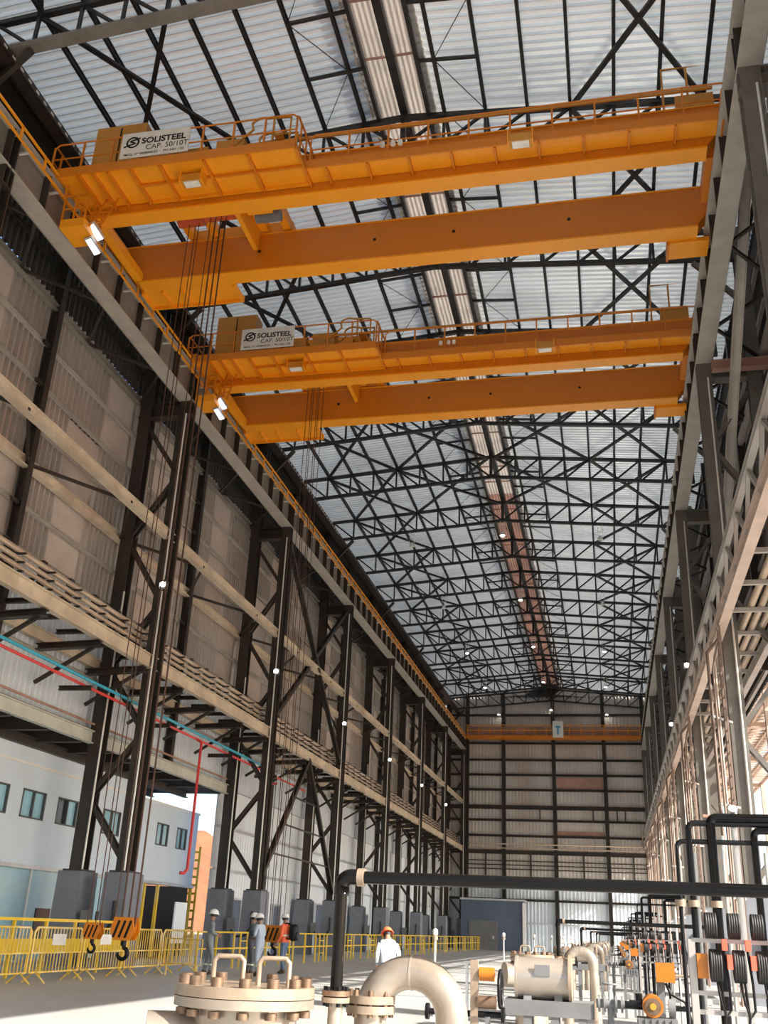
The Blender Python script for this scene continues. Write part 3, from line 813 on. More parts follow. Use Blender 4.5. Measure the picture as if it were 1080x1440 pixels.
def hook(x, y, zb, r, n, label, spread, ztop=21.7):
    t = thing('hook_block', label, 'hook block', (x, y, zb - 0.45), 'crane hook blocks hanging on ropes')
    for k in (-1, 1):
        MB().prism([(x + a, zb + b) for a, b in ((-r, r * 0.2), (-r * 0.7, -r * 0.5), (r * 0.7, -r * 0.5), (r, r * 0.2), (r * 0.8, r * 1.2), (-r * 0.8, r * 1.2))], 'y', y + k * r * 0.55 - 0.015, y + k * r * 0.55 + 0.015).build('cheek_plate', 'orange_shade', t)
        for j in range(3):
            a = -r * 0.55 + j * r * 0.5
            MB().bar((x + a - r * 0.15, y + k * r * 0.60, zb - r * 0.3), (x + a + r * 0.25, y + k * r * 0.60, zb + r * 0.95), 0.012, r * 0.2, (0, 0, 1)).build('stripe', 'black', t)
    for k in range(3):
        yy = y + (k - 1) * r * 0.36
        MB().cyl((x, yy - 0.03, zb + r * 0.4), (x, yy + 0.03, zb + r * 0.4), r * 0.72, 18).build('sheave', 'orange_shade', t)
    MB().cyl((x, y, zb - r * 0.4), (x, y, zb - r * 0.9), r * 0.22, 12).build('swivel', 'black', t)
    pts = [(x, y, zb - r * 0.8)] + [Vector((x, y, zb - r * 1.45)) + Vector((r * 0.42 * math.cos(R(a)), 0, r * 0.42 * math.sin(R(a)))) for a in range(80, -191, -30)]
    MB().tube(pts, [r * 0.16] * (len(pts) - 2) + [r * 0.12, r * 0.05], 10).build('hook', 'black', t)
    for i in range(n):
        xx = x - spread + 2 * spread * i / max(1, n - 1)
        MB().cyl((xx, y + (0.12 if i % 2 else -0.12) * r * 2, zb + r * 0.5), (xx, y + (0.12 if i % 2 else -0.12) * r * 2, ztop), 0.014, 5).build('rope', 'rope', t)
hook(-11.05, 23.0, 1.10, 0.29, 7, 'larger orange striped hook block hanging in front of the crowd barriers', 0.26)
hook(-11.95, 23.2, 1.05, 0.21, 3, 'smaller orange hook block beside the large striped one', 0.16)
hook(-10.75, 33.1, 1.05, 0.30, 6, 'orange hook block hanging between the workers, from the farther crane', 0.30)

# ------------------------------------------------------------------ pipe rack along the left columns
pb = thing('pipe_rack_beam', 'pale beige beam carrying pipes along the left columns', 'beam', (-15.0, 56, 9.2))
MB().ibeam((-15.0, YN, 9.45), (-15.0, YF, 9.45), 0.22, 0.46, 0.04).build('inner_beam', 'pale', pb)
MB().ibeam((-16.9, YN, 9.35), (-16.9, YF, 9.35), 0.2, 0.36, 0.03).build('outer_beam', 'pale', pb)
b0 = MB().ibeam((-14.95, 8.4, 9.72), (-16.95, 8.4, 9.72), 0.14, 0.14, 0.02).build('cross_bearer', 'steel', pb)
for i in range(1, 62): inst(b0, pb, (0, i * 1.594, 0))
st_ = MB().prism([(-15.71, 9.79), (-15.86, 9.79), (-15.86, 10.9), (-15.71, 10.9)], 'y', 8.30, 8.50).build('pipe_post', 'steel', pb)
for z_ in (10.00, 10.26, 10.52):
    q_ = MB().box(-15.80, -15.34, 8.36, 8.44, z_, z_ + 0.045).build('pipe_arm', 'steel', pb)
    for i in range(1, 62): inst(q_, pb, (0, i * 1.594, 0))
for i in range(1, 62): inst(st_, pb, (0, i * 1.594, 0))
b0 = MB().ibeam((-14.9, 7.6, 9.08), (-17.0, 7.6, 9.0), 0.28, 0.20, 0.03).build('bracket', 'steel', pb)
b1 = MB().bar((-15.1, 7.6, 8.98), (-16.9, 7.6, 7.9), 0.1).build('knee', 'steel', pb)
for i in range(1, 31): inst(b0, pb, (0, i * 3.1875, 0)); inst(b1, pb, (0, i * 3.1875, 0))
for i, (x, r, z) in enumerate(((-15.36, 0.070, 9.86), (-15.44, 0.075, 10.12), (-15.52, 0.075, 10.38), (-15.62, 0.085, 10.66))):
    tag(MB().tube([(x, YN, z), (x, YF - 0.9, z)], r, 10).build('pipe', 'pipe'), '%s of the four tan pipes stacked on the left pipe rack' % ('lowest', 'second lowest', 'second highest', 'highest')[i], 'pipe', 'tan pipes on the left rack')
# conduits along the upper wall and the far wall
tag(MB().tube([(-16.1, YN, 21.9), (-16.1, YF, 21.9)], 0.05, 8).build('conduit', 'conduit'), 'lower light conduit above the left runway girder', 'conduit')
tag(MB().tube([(-16.3, YN, 22.5), (-16.3, YF, 22.5)], 0.05, 8).build('conduit', 'conduit'), 'upper light conduit above the left runway girder', 'conduit')
ct = thing('cable_tray', 'perforated dark cable tray under the left eave', 'cable tray', (-15.6, 56, 23.4))
MB().box(-15.8, -15.4, YN, YF, 23.40, 23.43).build('tray', 'steel', ct)
MB().box(-15.42, -15.38, YN, YF, 23.40, 23.62).build('side', 'steel', ct)
q0 = MB().box(-15.375, -15.37, 8.0, 8.16, 23.46, 23.54).build('slot', 'conduit', ct)
for i in range(1, 110): inst(q0, ct, (0, i * 0.42, 0))
tag(MB().tube([(-14.4, YF - 0.27, 10.0), (2.9, YF - 0.27, 10.0)] + arc((2.9, YF - 0.27, 10.25), 0.25, -90, 0, 4) + [(3.15, YF - 0.27, 11.6)], 0.07, 8).build('pipe', 'pipe'), 'upper tan pipe crossing the far end wall and turning up', 'pipe')
tag(MB().tube([(-14.4, YF - 0.26, 9.6), (3.3, YF - 0.26, 9.6)], 0.06, 8).build('pipe', 'pipe'), 'lower tan pipe crossing the far end wall', 'pipe')
# blue and red service pipes
tag(MB().tube([(-15.7, 8, 8.22), (-15.7, 46, 8.22)], 0.055, 8).build('pipe', 'blue'), 'cyan blue pipe running below the left pipe rack', 'pipe')
rp = thing('fire_pipe', 'red fire pipe below the blue one, with a long vertical drop', 'pipe', (-15.75, 30, 3))
MB().tube([(-15.75, 8, 8.02), (-15.75, 52, 8.02)], 0.05, 8).build('main', 'red', rp)
MB().tube([(-15.75, 36.9, 8.02), (-15.55, 36.9, 7.9), (-15.55, 36.9, 3.2), (-15.6, 36.75, 3.05), (-15.7, 36.6, 3.05)], 0.06, 8).build('drop', 'red', rp)
MB().tube([(-15.75, 46.2, 8.0), (-15.75, 46.2, 7.6), (-15.4, 46.2, 7.6)], 0.06, 8).build('branch', 'red', rp)
for y in (20.5, 27.5, 33.5, 40.0, 46.0):
    MB().ibeam((-15.4, y, 7.9), (-16.5, y, 7.9), 0.14, 0.14, 0.02).build('bracket', 'steel', rp)

# ------------------------------------------------------------------ mezzanine and office block behind the left columns
mz = thing('mezzanine', 'steel mezzanine floor above the pale office building on the left', 'mezzanine', (-18.5, 25, 6.6))
MB().ibeam((-16.75, 8, 6.92), (-16.75, 43.2, 6.92), 0.2, 0.42, 0.04).build('edge_beam', 'mezz', mz)
MB().box(-22, -16.7, 8, 40.0, 7.10, 7.16).build('deck', 'deck', mz)
b0 = MB().ibeam((-16.8, 8.6, 6.85), (-22, 8.6, 6.85), 0.2, 0.40, 0.03).build('floor_beam', 'deck', mz)
for i in range(1, 17): inst(b0, mz, (0, i * 2.125, 0))
for x in (-18.4, -20.0): MB().ibeam((x, 8, 6.6), (x, 42.6, 6.6), 0.2, 0.3, 0.03).build('joist', 'deck', mz)
MB().tube([(-16.72, 8, 7.35), (-16.72, 43, 7.35)], 0.04, 6).build('kerb_pipe', 'rust', mz)
bd = thing('office_building', 'pale blue two-storey office building under the mezzanine', 'building', (-21, 26, 0))
XB = -18.5
WIN = [(27.5, 28.95), (29.75, 31.2), (32.0, 33.4), (35.4, 36.8), (40.2, 41.4), (42.3, 43.4)]
wb_ = MB()
ys = [8.0] + [v for a in WIN for v in a] + [44.6]
ztop, zlo, z1, z2 = 6.25, 2.85, 4.28, 5.17
wb_.box(XB - 0.15, XB, 8, 44.6, zlo, z1).box(XB - 0.15, XB, 8, 44.6, z2, 5.95)
for i in range(0, len(ys), 2):
    wb_.box(XB - 0.15, XB, ys[i], ys[i + 1], z1, z2)
wb_.box(XB - 4.5, XB - 0.15, 44.45, 44.6, 2.85, 5.95)
wb_.box(XB - 0.15, XB, 8, 38, 5.95, 6.55)
wb_.build('wall', 'bldg', bd)
MB().box(XB - 4.6, XB + 0.03, 7.9, 44.7, 5.9, 5.99).build('roof_edge', 'white', bd)
for i, (a, b) in enumerate(WIN):
    f = MB().box(XB - 0.1, XB + 0.02, a, a + 0.06, z1, z2).box(XB - 0.1, XB + 0.02, b - 0.06, b, z1, z2).box(XB - 0.1, XB + 0.02, a, b, z1, z1 + 0.05).box(XB - 0.1, XB + 0.02, a, b, z2 - 0.05, z2).box(XB - 0.1, XB + 0.02, (a + b) / 2 - 0.03, (a + b) / 2 + 0.03, z1, z2).build('window', 'frame', bd)
    MB().box(XB - 0.09, XB - 0.07, a, (a + b) / 2, z1, z2).build('pane', 'glass' if i != 2 else 'glassd', f)
    MB().box(XB - 0.09, XB - 0.07, (a + b) / 2, b, z1, z2).build('pane', 'glass', f)
MB().box(XB - 0.2, XB + 0.12, 8, 44.6, 2.75, 2.87).build('canopy_edge', 'alu', bd)
# ground-floor shop front
for i in range(13):
    a = 10.0 + i * 2.1
    if a > 36: break
    MB().box(XB - 0.06, XB + 0.06, a - 0.05, a + 0.05, 0, 2.75).build('mullion', 'alu', bd)
    p = MB().box(XB - 0.03, XB - 0.01, a + 0.05, a + 2.05, 0.05, 2.75).build('glazing', 'cladw' if i % 3 == 2 else 'glass', bd)
    if i % 2 == 0: MB().box(XB - 0.01, XB + 0.03, a + 0.7, a + 1.6, 0.3, 1.6).build('notice_screen', 'glassd', p)
MB().box(XB - 0.1, XB, 37.2, 39.6, 0, 2.75).build('side_wall', 'bldg', bd)
MB().box(XB - 0.01, XB + 0.04, 38.0, 39.0, 0, 2.1).build('door', 'navy', bd)
for y in (39.7, 41.0, 44.5):
    MB().bar((XB, y, 0), (XB, y, 2.8), 0.12).build('post', 'yellow', bd)
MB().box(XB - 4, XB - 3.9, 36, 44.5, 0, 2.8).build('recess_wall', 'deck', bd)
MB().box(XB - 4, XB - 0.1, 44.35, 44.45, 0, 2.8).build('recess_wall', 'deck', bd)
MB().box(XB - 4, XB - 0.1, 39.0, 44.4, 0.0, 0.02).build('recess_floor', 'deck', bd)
st = thing('yellow_ladder', 'yellow ladder stair at the end of the office building', 'ladder', (-19.0, 45.2, 0))
for x in (-19.2, -18.6): MB().bar((x, 45.4, 0), (x, 45.4, 4.6), 0.08).build('stile', 'yellow', st)
r0 = MB().bar((-19.2, 45.4, 0.4), (-18.6, 45.4, 0.4), 0.06, 0.10).build('rung', 'yellow', st)
for i in range(1, 12): inst(r0, st, (0, 0, i * 0.36))

# ------------------------------------------------------------------ outside: embankments
def mound(name, label, x0, x1, y0, y1, nx, ny, hf, m):
    vs = []; fs = []
    for j in range(ny + 1):
        for i in range(nx + 1):
            x = x0 + (x1 - x0) * i / nx; y = y0 + (y1 - y0) * j / ny
            vs.append((x, y, hf(x, y)))
    for j in range(ny):
        for i in range(nx):
            a = j * (nx + 1) + i
            fs.append((a, a + 1, a + nx + 2, a + nx + 1))
    o = MB().add(vs, fs, True).build(name, m)
    return tag(o, label, 'embankment')
def hl(x, y):
    d = -56 - x
    return max(-0.3, min(19.0, d * 0.62)) + (0.9 * math.sin(x * 0.5 + y * 0.3) * math.sin(y * 0.21) if d > 0 else 0)
mound('earth_embankment', 'sunlit orange earth embankment outside beyond the office building', -110, -54, 90, 260, 40, 80, hl, 'earth')
def hr_(x, y):
    d = math.hypot((x - 75) / 55, (y - 260) / 70)
    return max(-0.3, 46 * (1 - d) + 1.2 * math.sin(x * 0.21) * math.sin(y * 0.17))
mound('earth_stockpile', 'large sunlit peach earth stockpile far outside on the right', 15, 140, 180, 340, 40, 40, hr_, 'earth')

# ------------------------------------------------------------------ barriers along the left
XBAR = -12.75
def crowd_barrier(y, L=2.3):
    t = thing('crowd_barrier', '', 'barrier', (XBAR, y, 0), 'yellow crowd barriers along the left walkway')
    a, b = y + 0.04, y + L - 0.04
    MB().tube([(XBAR, a, 0.22), (XBAR, a, 1.05), (XBAR, a + 0.1, 1.15), (XBAR, b - 0.1, 1.15), (XBAR, b, 1.05), (XBAR, b, 0.22)], 0.026, 8).build('frame', 'barrier', t)
    MB().bar((XBAR, a, 0.22), (XBAR, b, 0.22), 0.035).build('bottom_rail', 'barrier', t)
    MB().bar((XBAR, a, 0.62), (XBAR, b, 0.62), 0.03).build('middle_rail', 'barrier', t)
    v0 = MB().bar((XBAR, a + 0.14, 0.22), (XBAR, a + 0.14, 1.14), 0.018).build('bar', 'barrier', t)
    for i in range(1, 15): inst(v0, t, (0, i * 0.144, 0))
    for yy in (a + 0.25, b - 0.25):
        MB().tube([(XBAR - 0.28, yy, 0.01), (XBAR - 0.22, yy, 0.06), (XBAR, yy, 0.24), (XBAR + 0.22, yy, 0.06), (XBAR + 0.28, yy, 0.01)], 0.022, 6).build('foot', 'barrier', t)
    return t
cb0 = crowd_barrier(19.6)
for i in range(5):
    c = cb0 if i == 0 else copy_tree(cb0, None, (0, 2.36 * i, 0))
    c['label'] = 'yellow crowd barrier with upright bars on the left, ' + nth(i)
    if i in (1, 2):
        y = 19.6 + 2.36 * i
        tag(MB().box(XBAR + 0.03, XBAR + 0.045, y + 0.8, y + 1.4, 0.78, 1.02).build('notice_plate', 'sign'), 'small white notice plate on the %s yellow crowd barrier' % NTH[i], 'sign')
def guard(y):
    t = thing('guard_rail', '', 'railing', (XBAR, y, 0), 'yellow two-bar guard rails along the left')
    for z in (0.62, 1.12):
        MB().tube([(XBAR, y + 0.05, z), (XBAR, y + 5.05, z)], 0.03, 8).build('rail', 'yellow', t)
    for k in range(3):
        yy = y + 0.1 + k * 1.65
        MB().bar((XBAR, yy, 0), (XBAR, yy, 1.14), 0.06).build('post', 'yellow', t)
    for z, yy in ((0.35, 4.4), (0.6, 4.4), (0.85, 4.4)):
        MB().bar((XBAR, y + yy - 0.35, z), (XBAR, y + yy + 0.35, z), 0.03).build('rung', 'yellow', t)
    for yy in (4.05, 4.75):
        MB().bar((XBAR, y + yy, 0), (XBAR, y + yy, 1.14), 0.05).build('gate_post', 'yellow', t)
    return t
g0 = guard(31.6)
for i in range(14):
    c = g0 if i == 0 else copy_tree(g0, None, (0, 5.15 * i, 0))
    c['label'] = 'yellow two-bar guard rail section along the left, ' + nth(i)
cg_ = thing('crash_rail', 'thick yellow crash rail behind the crowd barriers', 'railing', (-14.1, 24, 0))
MB().box(-14.2, -14.02, 14, 29.6, 0.52, 0.86).build('beam', 'yellow', cg_)
MB().bar((-14.1, 14, 1.30), (-14.1, 29.6, 1.30), 0.06, 0.07).build('top_rail', 'yellow', cg_)
p0 = MB().bar((-14.1, 14.3, 0), (-14.1, 14.3, 1.3), 0.07).build('post', 'yellow', cg_)
for i in range(1, 11): inst(p0, cg_, (0, i * 1.5, 0))
gt = thing('barred_gate', 'small yellow barred gate panel leaning by the end of the crowd barriers', 'gate', (-11.9, 28.6, 0))
MB().tube([(-12.5, 28.7, 0.3), (-12.5, 28.7, 0.95), (-11.3, 28.5, 0.95), (-11.3, 28.5, 0.3), (-12.5, 28.7, 0.3)], 0.022, 6).build('frame', 'barrier', gt)
for i in range(10):
    f = i / 9
    MB().bar((-12.5 + 1.2 * f, 28.7 - 0.2 * f, 0.3), (-12.5 + 1.2 * f, 28.7 - 0.2 * f, 0.95), 0.018).build('bar', 'barrier', gt)
for x, y in ((-12.4, 28.7), (-11.4, 28.5)): MB().bar((x, y, 0), (x, y, 0.32), 0.04).build('leg', 'barrier', gt)
ps = thing('poster_board', 'pale blue poster board standing near the office building corner', 'board', (-14.6, 34.5, 0))
MB().box(-14.65, -14.6, 34.0, 35.0, 0.7, 2.0).build('panel', 'cladw', ps)
for y in (34.1, 34.9): MB().bar((-14.62, y, 0), (-14.62, y, 0.75), 0.06).build('leg', 'alu', ps)

# ------------------------------------------------------------------ lamps
for i, (x, y, z) in enumerate(((-14.72, 30.3, 12.1), (-14.72, 43.0, 12.2), (-14.72, 55.8, 12.3), (-14.72, 68.6, 12.3), (-14.72, 81.3, 12.3), (-14.72, 94.1, 12.3), (3.5, 43.1, 12.3), (3.5, 55.9, 12.3))):
    t = thing('flood_lamp', 'lit flood lamp fixed to the %s side column row, %s' % ('left' if x < 0 else 'right', nth(i if x < 0 else i - 6)), 'lamp', (x, y, z), 'flood lamps on the columns')
    s = 1 if x < 0 else -1
    MB().box(x - 0.04, x + 0.04, y - 0.2, y + 0.05, z - 0.2, z + 0.2).build('bracket', 'steel', t)
    MB().prism([(y - 0.32, z - 0.12), (y - 0.20, z - 0.14), (y - 0.20, z + 0.10), (y - 0.32, z + 0.08)], 'x', x - 0.13, x + 0.13).build('housing', 'alu', t)
    MB().cyl((x, y - 0.34, z - 0.02), (x, y - 0.321, z - 0.02), 0.09, 14).build('lens', 'lamp', t)
hb = []
for k in (8, 10, 12, 14, 16):
    for xx in (-11.2, -5.6, 0.2): hb.append((xx, TY[k]))
for i, (x, y) in enumerate(hb):
    side = 'left' if x < -8 else ('middle' if x < -3 else 'right')
    zt = zroof(x) - 1.3
    t = thing('high_bay_lamp', 'hanging high bay lamp in the %s row under the roof trusses, %s' % (side, nth(i // 3)), 'lamp', (x, y - 0.1, zt - 1.0), 'high bay lamps under the roof')
    for d in (-0.14, 0.14):
        MB().bar((x + d, y - 0.1, zt), (x + d, y - 0.1, zt - 0.75), 0.025).build('hanger', 'conduit', t)
    for q in (0.2, 0.45): MB().bar((x - 0.14, y - 0.1, zt - q), (x + 0.14, y - 0.1, zt - q), 0.02).build('cross_bar', 'conduit', t)
    MB().cyl((x, y - 0.1, zt - 0.72), (x, y - 0.1, zt - 0.95), 0.08, 14, 0.17).build('reflector', 'alu', t)
    MB().cyl((x, y - 0.1, zt - 0.95), (x, y - 0.1, zt - 0.98), 0.13, 14).build('lens', 'lamp' if (i % 3 == 1 or k > 11 and i > 5) else 'lampw', t)

# ------------------------------------------------------------------ right side: pipe bridge, long brace, exterior rack
br = thing('pipe_bridge', 'long lattice pipe bridge along the right columns above the open side', 'pipe bridge', (3.7, 56, 10.4))
MB().ibeam((3.42, YN, 10.07), (3.42, YF, 10.07), 0.26, 0.46, 0.04).build('bottom_chord', 'rack', br)
MB().ibeam((3.36, YN, 11.30), (3.36, YF, 11.30), 0.16, 0.22, 0.03).build('top_chord', 'rackg', br)
MB().ibeam((5.0, YN, 10.07), (5.0, YF, 10.07), 0.2, 0.36, 0.03).build('outer_chord', 'rackg', br)
s0 = MB().bar((3.40, 8.0, 10.2), (3.37, 9.2, 11.25), 0.09).build('diagonal', 'rackg', br)
s1 = MB().bar((3.37, 9.2, 11.25), (3.40, 10.4, 10.2), 0.09).build('diagonal', 'rackg', br)
s2 = MB().bar((3.42, 9.2, 10.22), (5.0, 9.2, 10.22), 0.12).build('cross_bearer', 'rackg', br)
for i in range(1, 41): inst(s0, br, (0, i * 2.4, 0)); inst(s1, br, (0, i * 2.4, 0)); inst(s2, br, (0, i * 2.4, 0))
for i, (x, z) in enumerate(((4.22, 10.38), (4.50, 10.38), (4.78, 10.38))):
    tag(MB().tube([(x, YN, z), (x, YF - 0.9, z)], 0.1, 8).build('pipe', 'pipe'), '%s pipe lying on the right pipe bridge' % ('innermost', 'middle', 'outermost')[i], 'pipe', 'pipes on the right bridge')
tag(MB().ibeam((4.55, 18.0, 24.3), (4.55, 43.4, 10.4), 0.22, 0.30, 0.03, (1, 0, 0)).build('long_brace', 'flange'), 'long pale diagonal brace rising towards the camera along the right columns', 'brace')
tag(MB().ibeam((4.0, 30.1, 19.25), (9.5, 30.1, 19.25), 0.3, 0.34, 0.03).build('cross_beam', 'rust'), 'brown cross beam reaching right from the right columns above the bridge', 'beam')
# exterior rack
for i, y in enumerate([24.3 + 12.75 * k for k in range(7)]):
    t = thing('outdoor_rack', 'steel frame of the outdoor pipe rack right of the hall, ' + nth(i), 'pipe rack', (10, y, 0), 'outdoor pipe rack frames')
    for x in (7.6, 12.4): MB().ibeam((x, y, 0), (x, y, 21), 0.3, 0.3, 0.03, (0, 1, 0)).build('post', 'rack', t)
    for z in (13.6, 16.2, 18.8, 20.8): MB().ibeam((7.6, y, z), (12.4, y, z), 0.25, 0.32, 0.03).build('beam', 'rack', t)
    MB().bar((7.6, y, 13.8), (12.4, y, 18.6), 0.13).build('brace', 'rack', t)
    MB().bar((12.4, y, 13.8), (7.6, y, 18.6), 0.13).build('brace', 'rack', t)
gr = thing('rack_walkway', 'barred walkway decks of the outdoor pipe rack on the right', 'walkway', (10, 60, 13.6))
for z in (13.8, 16.4, 19.0):
    for x in (7.6, 8.6, 9.8, 11.0, 12.4): MB().bar((x, 18, z), (x, 104, z), 0.14, 0.2).build('stringer', 'rack', gr)
    g0_ = MB().bar((7.6, 18.5, z), (12.4, 18.5, z), 0.16, 0.10).build('deck_bar', 'rack', gr)
    for k in range(1, 86): inst(g0_, gr, (0, k * 1.0, 0))
for z in (14.9, 17.5):
    for x in (7.5,): MB().tube([(x, 18, z), (x, 104, z)], 0.05, 6).build('hand_rail', 'rack', gr)
for i, (x, z, r) in enumerate(((8.2, 14.2, 0.2), (9.2, 14.15, 0.15), (10.4, 14.2, 0.22), (11.6, 14.15, 0.16))):
    tag(MB().tube([(x, 18, z), (x, 104, z)], r, 10).build('pipe', 'rackg'), '%s large pipe on the outdoor rack right of the hall' % ('first', 'second', 'third', 'fourth')[i], 'pipe', 'large pipes on the outdoor rack')

# ------------------------------------------------------------------ people
def person(label, loc, rz, shirt, trous, helmet='white', lean=0.0, arms=None, stance=0.0, bend=0.0, vest=False, h=1.0):
    root = thing('person', label, 'person', loc)
    root.rotation_euler = (0, 0, rz)
    V = []; E = []; Rd = []
    def add(p, r, par=None):
        V.append(Vector(p)); Rd.append(r)
        if par is not None: E.append((par, len(V) - 1))
        return len(V) - 1
    ph = 0.93 - bend
    c, s = math.cos(lean), math.sin(lean)
    def up(x, y, z):       # leans the upper body forward (+Y) about the pelvis
        return (x, y * c + (z - 0.93) * s, ph + (z - 0.93) * c - y * s)
    pel = add((0, 0, ph), (0.155, 0.115))
    sp = add(up(0, 0, 1.12), (0.15, 0.105), pel)
    ch = add(up(0, 0, 1.32), (0.175, 0.115), sp)
    nb = add(up(0, 0.0, 1.45), (0.07, 0.07), ch)
    hd0 = add(up(0, 0.015, 1.53), (0.06, 0.065), nb)
    hd1 = add(up(0, 0.03, 1.60), (0.075, 0.092), hd0)
    hd2 = add(up(0, 0.015, 1.70), (0.072, 0.088), hd1)
    nose = add(up(0, 0.125, 1.595), (0.014, 0.014), hd1)
    hands = []; feet = []
    for sx in (-1, 1):
        sh = add(up(sx * 0.185, 0, 1.395), (0.07, 0.07), ch)
        el, wr_ = (arms or {}).get(sx, ((sx * 0.25, -0.04, 1.12), (sx * 0.25, 0.08, 0.88)))
        e = add(up(*el), (0.05, 0.05), sh)
        w_ = add(up(*wr_), (0.034, 0.032), e)
        d = (V[w_] - V[e]).normalized()
        pm = add(V[w_] + d * 0.07, (0.038, 0.024), w_)
        hands.append(pm)
        side = Vector((0, 1, 0)) if abs(d.y) < 0.8 else Vector((0, 0, 1))
        side = (side - d * side.dot(d)).normalized()
        cur = d.cross(side).normalized() * (0.25 * sx)
        for k, ln in enumerate((0.062, 0.072, 0.068, 0.055)):
            f1 = add(V[pm] + side * (0.03 - 0.02 * k) + d * 0.035, (0.0095, 0.0095), pm)
            f2 = add(V[f1] + (d + cur).normalized() * ln * 0.55, (0.0085, 0.0085), f1)
            add(V[f2] + (d + cur * 2.2).normalized() * ln * 0.5, (0.0075, 0.0075), f2)
        t1 = add(V[w_] + d * 0.03 + side * 0.045, (0.0105, 0.0105), pm)
        add(V[t1] + (d * 0.8 + side * 0.5).normalized() * 0.05, (0.009, 0.009), t1)
        hp = add((sx * 0.09, 0, ph - 0.05), (0.10, 0.105), pel)
        ky = 0.06 + sx * stance * 0.5 + bend * 0.75
        kn = add((sx * 0.105, ky, 0.50 - bend * 0.35), (0.065, 0.068), hp)
        an = add((sx * 0.11, sx * stance, 0.10), (0.045, 0.048), kn)
        hl_ = add((sx * 0.11, sx * stance - 0.04, 0.045), (0.042, 0.04), an)
        to = add((sx * 0.12, sx * stance + 0.17, 0.035), (0.045, 0.033), an)
        feet += [an, hl_, to]
    me = bpy.data.meshes.new('body')
    me.from_pydata([v * h for v in V], E, [])
    ob = bpy.data.objects.new('body_tmp', me); COL.objects.link(ob)
    sk = ob.modifiers.new('skin', 'SKIN'); sk.use_smooth_shade = True
    for i, r in enumerate(Rd):
        me.skin_vertices[0].data[i].radius = (r[0] * h, r[1] * h)
        me.skin_vertices[0].data[i].use_root = (i == 0)
    sb_ = ob.modifiers.new('sub', 'SUBSURF'); sb_.levels = 2; sb_.render_levels = 2
    dg = bpy.context.evaluated_depsgraph_get()
    bm_ = bpy.data.meshes.new_from_object(ob.evaluated_get(dg))
    bpy.data.objects.remove(ob)
    for m_ in (shirt, trous, 'skin', 'boots'): bm_.materials.append(M[m_])
    hs = [V[i] * h for i in hands]
    hdc = V[hd1] * h; nbz = V[nb] * h
    axis = (V[hd2] - V[nb]).normalized()
    for p in bm_.polygons:
        cc = p.center
        k = 0
        if cc.z < ph * h and min((cc - x).length for x in hs) > 0.13: k = 1
        if cc.z < 0.15 * h: k = 3
        if (cc - V[nb] * h).dot(axis) > 0.02 and (cc - hdc).length < 0.26: k = 2
        if min((cc - x).length for x in hs) < 0.12 * h: k = 2
        p.material_index = k; p.use_smooth = True
    body = bpy.data.objects.new('body', bm_); COL.objects.link(body); body.parent = root
    def piece(name, mb, m_, par=root, smooth=True):
        o = bpy.data.objects.new(name, mb.mesh(name, (0, 0, 0), m_)); COL.objects.link(o); o.parent = par
        if par is not root: pass
        return o
    # helmet: shell of revolution with brim, aligned with the head axis
    q = axis.to_track_quat('Z', 'Y').to_matrix()
    top = V[hd1] * h + axis * 0.045
    def rev(prof, n=16, squash=1.12):
        mb = MB(); vs = []; fs = []
        for r_, z_ in prof:
            for k in range(n):
                a = 2 * math.pi * k / n
                vs.append(top + q @ Vector((r_ * math.cos(a), r_ * squash * math.sin(a), z_)))
        for i in range(len(prof) - 1):
            for k in range(n):
                fs.append((i * n + k, i * n + (k + 1) % n, (i + 1) * n + (k + 1) % n, (i + 1) * n + k))
        return mb.add(vs, fs, True)
    hm = piece('hard_hat', rev([(0.145, -0.005), (0.150, 0.004), (0.118, 0.012), (0.115, 0.05), (0.098, 0.095), (0.062, 0.125), (0.001, 0.135)]), helmet)
    piece('hair', rev([(0.086, -0.07), (0.094, -0.03), (0.09, 0.0)], 12, 1.1), 'hair')
    f_ = Vector((0, math.cos(lean), -math.sin(lean)))
    eyes = MB()
    for sx in (-1, 1):
        pe = V[hd1] * h + f_ * 0.084 + axis * 0.028 + Vector((sx * 0.032, 0, 0))
        eyes.tube([pe - f_ * 0.008, pe + f_ * 0.006], [0.011, 0.006], 6)
    piece('eyes', eyes, 'black')
    piece('mouth', MB().bar(V[hd1] * h + f_ * 0.088 - axis * 0.052 + Vector((-0.025, 0, 0)), V[hd1] * h + f_ * 0.088 - axis * 0.052 + Vector((0.025, 0, 0)), 0.012, 0.008), 'hoist_red')
    if vest:
        mb = MB(); n = 20
        prof = [(0.175, 0.135, 1.0), (0.18, 0.14, 1.15), (0.20, 0.15, 1.30), (0.205, 0.14, 1.40), (0.12, 0.10, 1.47)]
        vs = []; fs = []
        for a_, b_, z_ in prof:
            for k in range(n):
                an_ = 2 * math.pi * k / n
                vs.append(Vector(up(a_ * math.cos(an_), b_ * math.sin(an_), z_)) * h)
        for i in range(len(prof) - 1):
            for k in range(n):
                fs.append((i * n + k, i * n + (k + 1) % n, (i + 1) * n + (k + 1) % n, (i + 1) * n + k))
        vo = piece('safety_vest', mb.add(vs, fs, True), 'vest')
        tp = MB(); vs = []
        for z_ in (1.10, 1.15):
            for k in range(n):
                an_ = 2 * math.pi * k / n
                vs.append(Vector(up(0.187 * math.cos(an_), 0.147 * math.sin(an_), z_)) * h)
        tp.add(vs, [(k, (k + 1) % n, n + (k + 1) % n, n + k) for k in range(n)])
        piece('reflective_band', tp, 'reflect', vo)
    else:
        # reflective bands on trouser legs
        for sx in (-1, 1):
            kn = Vector((sx * 0.108, 0.03 + sx * stance * 0.8 + bend * 0.4, 0.30))
            piece('reflective_band', MB().tube([kn - Vector((0, 0, 0.02)), kn + Vector((0, 0, 0.02))], 0.072, 12, False), 'reflect')
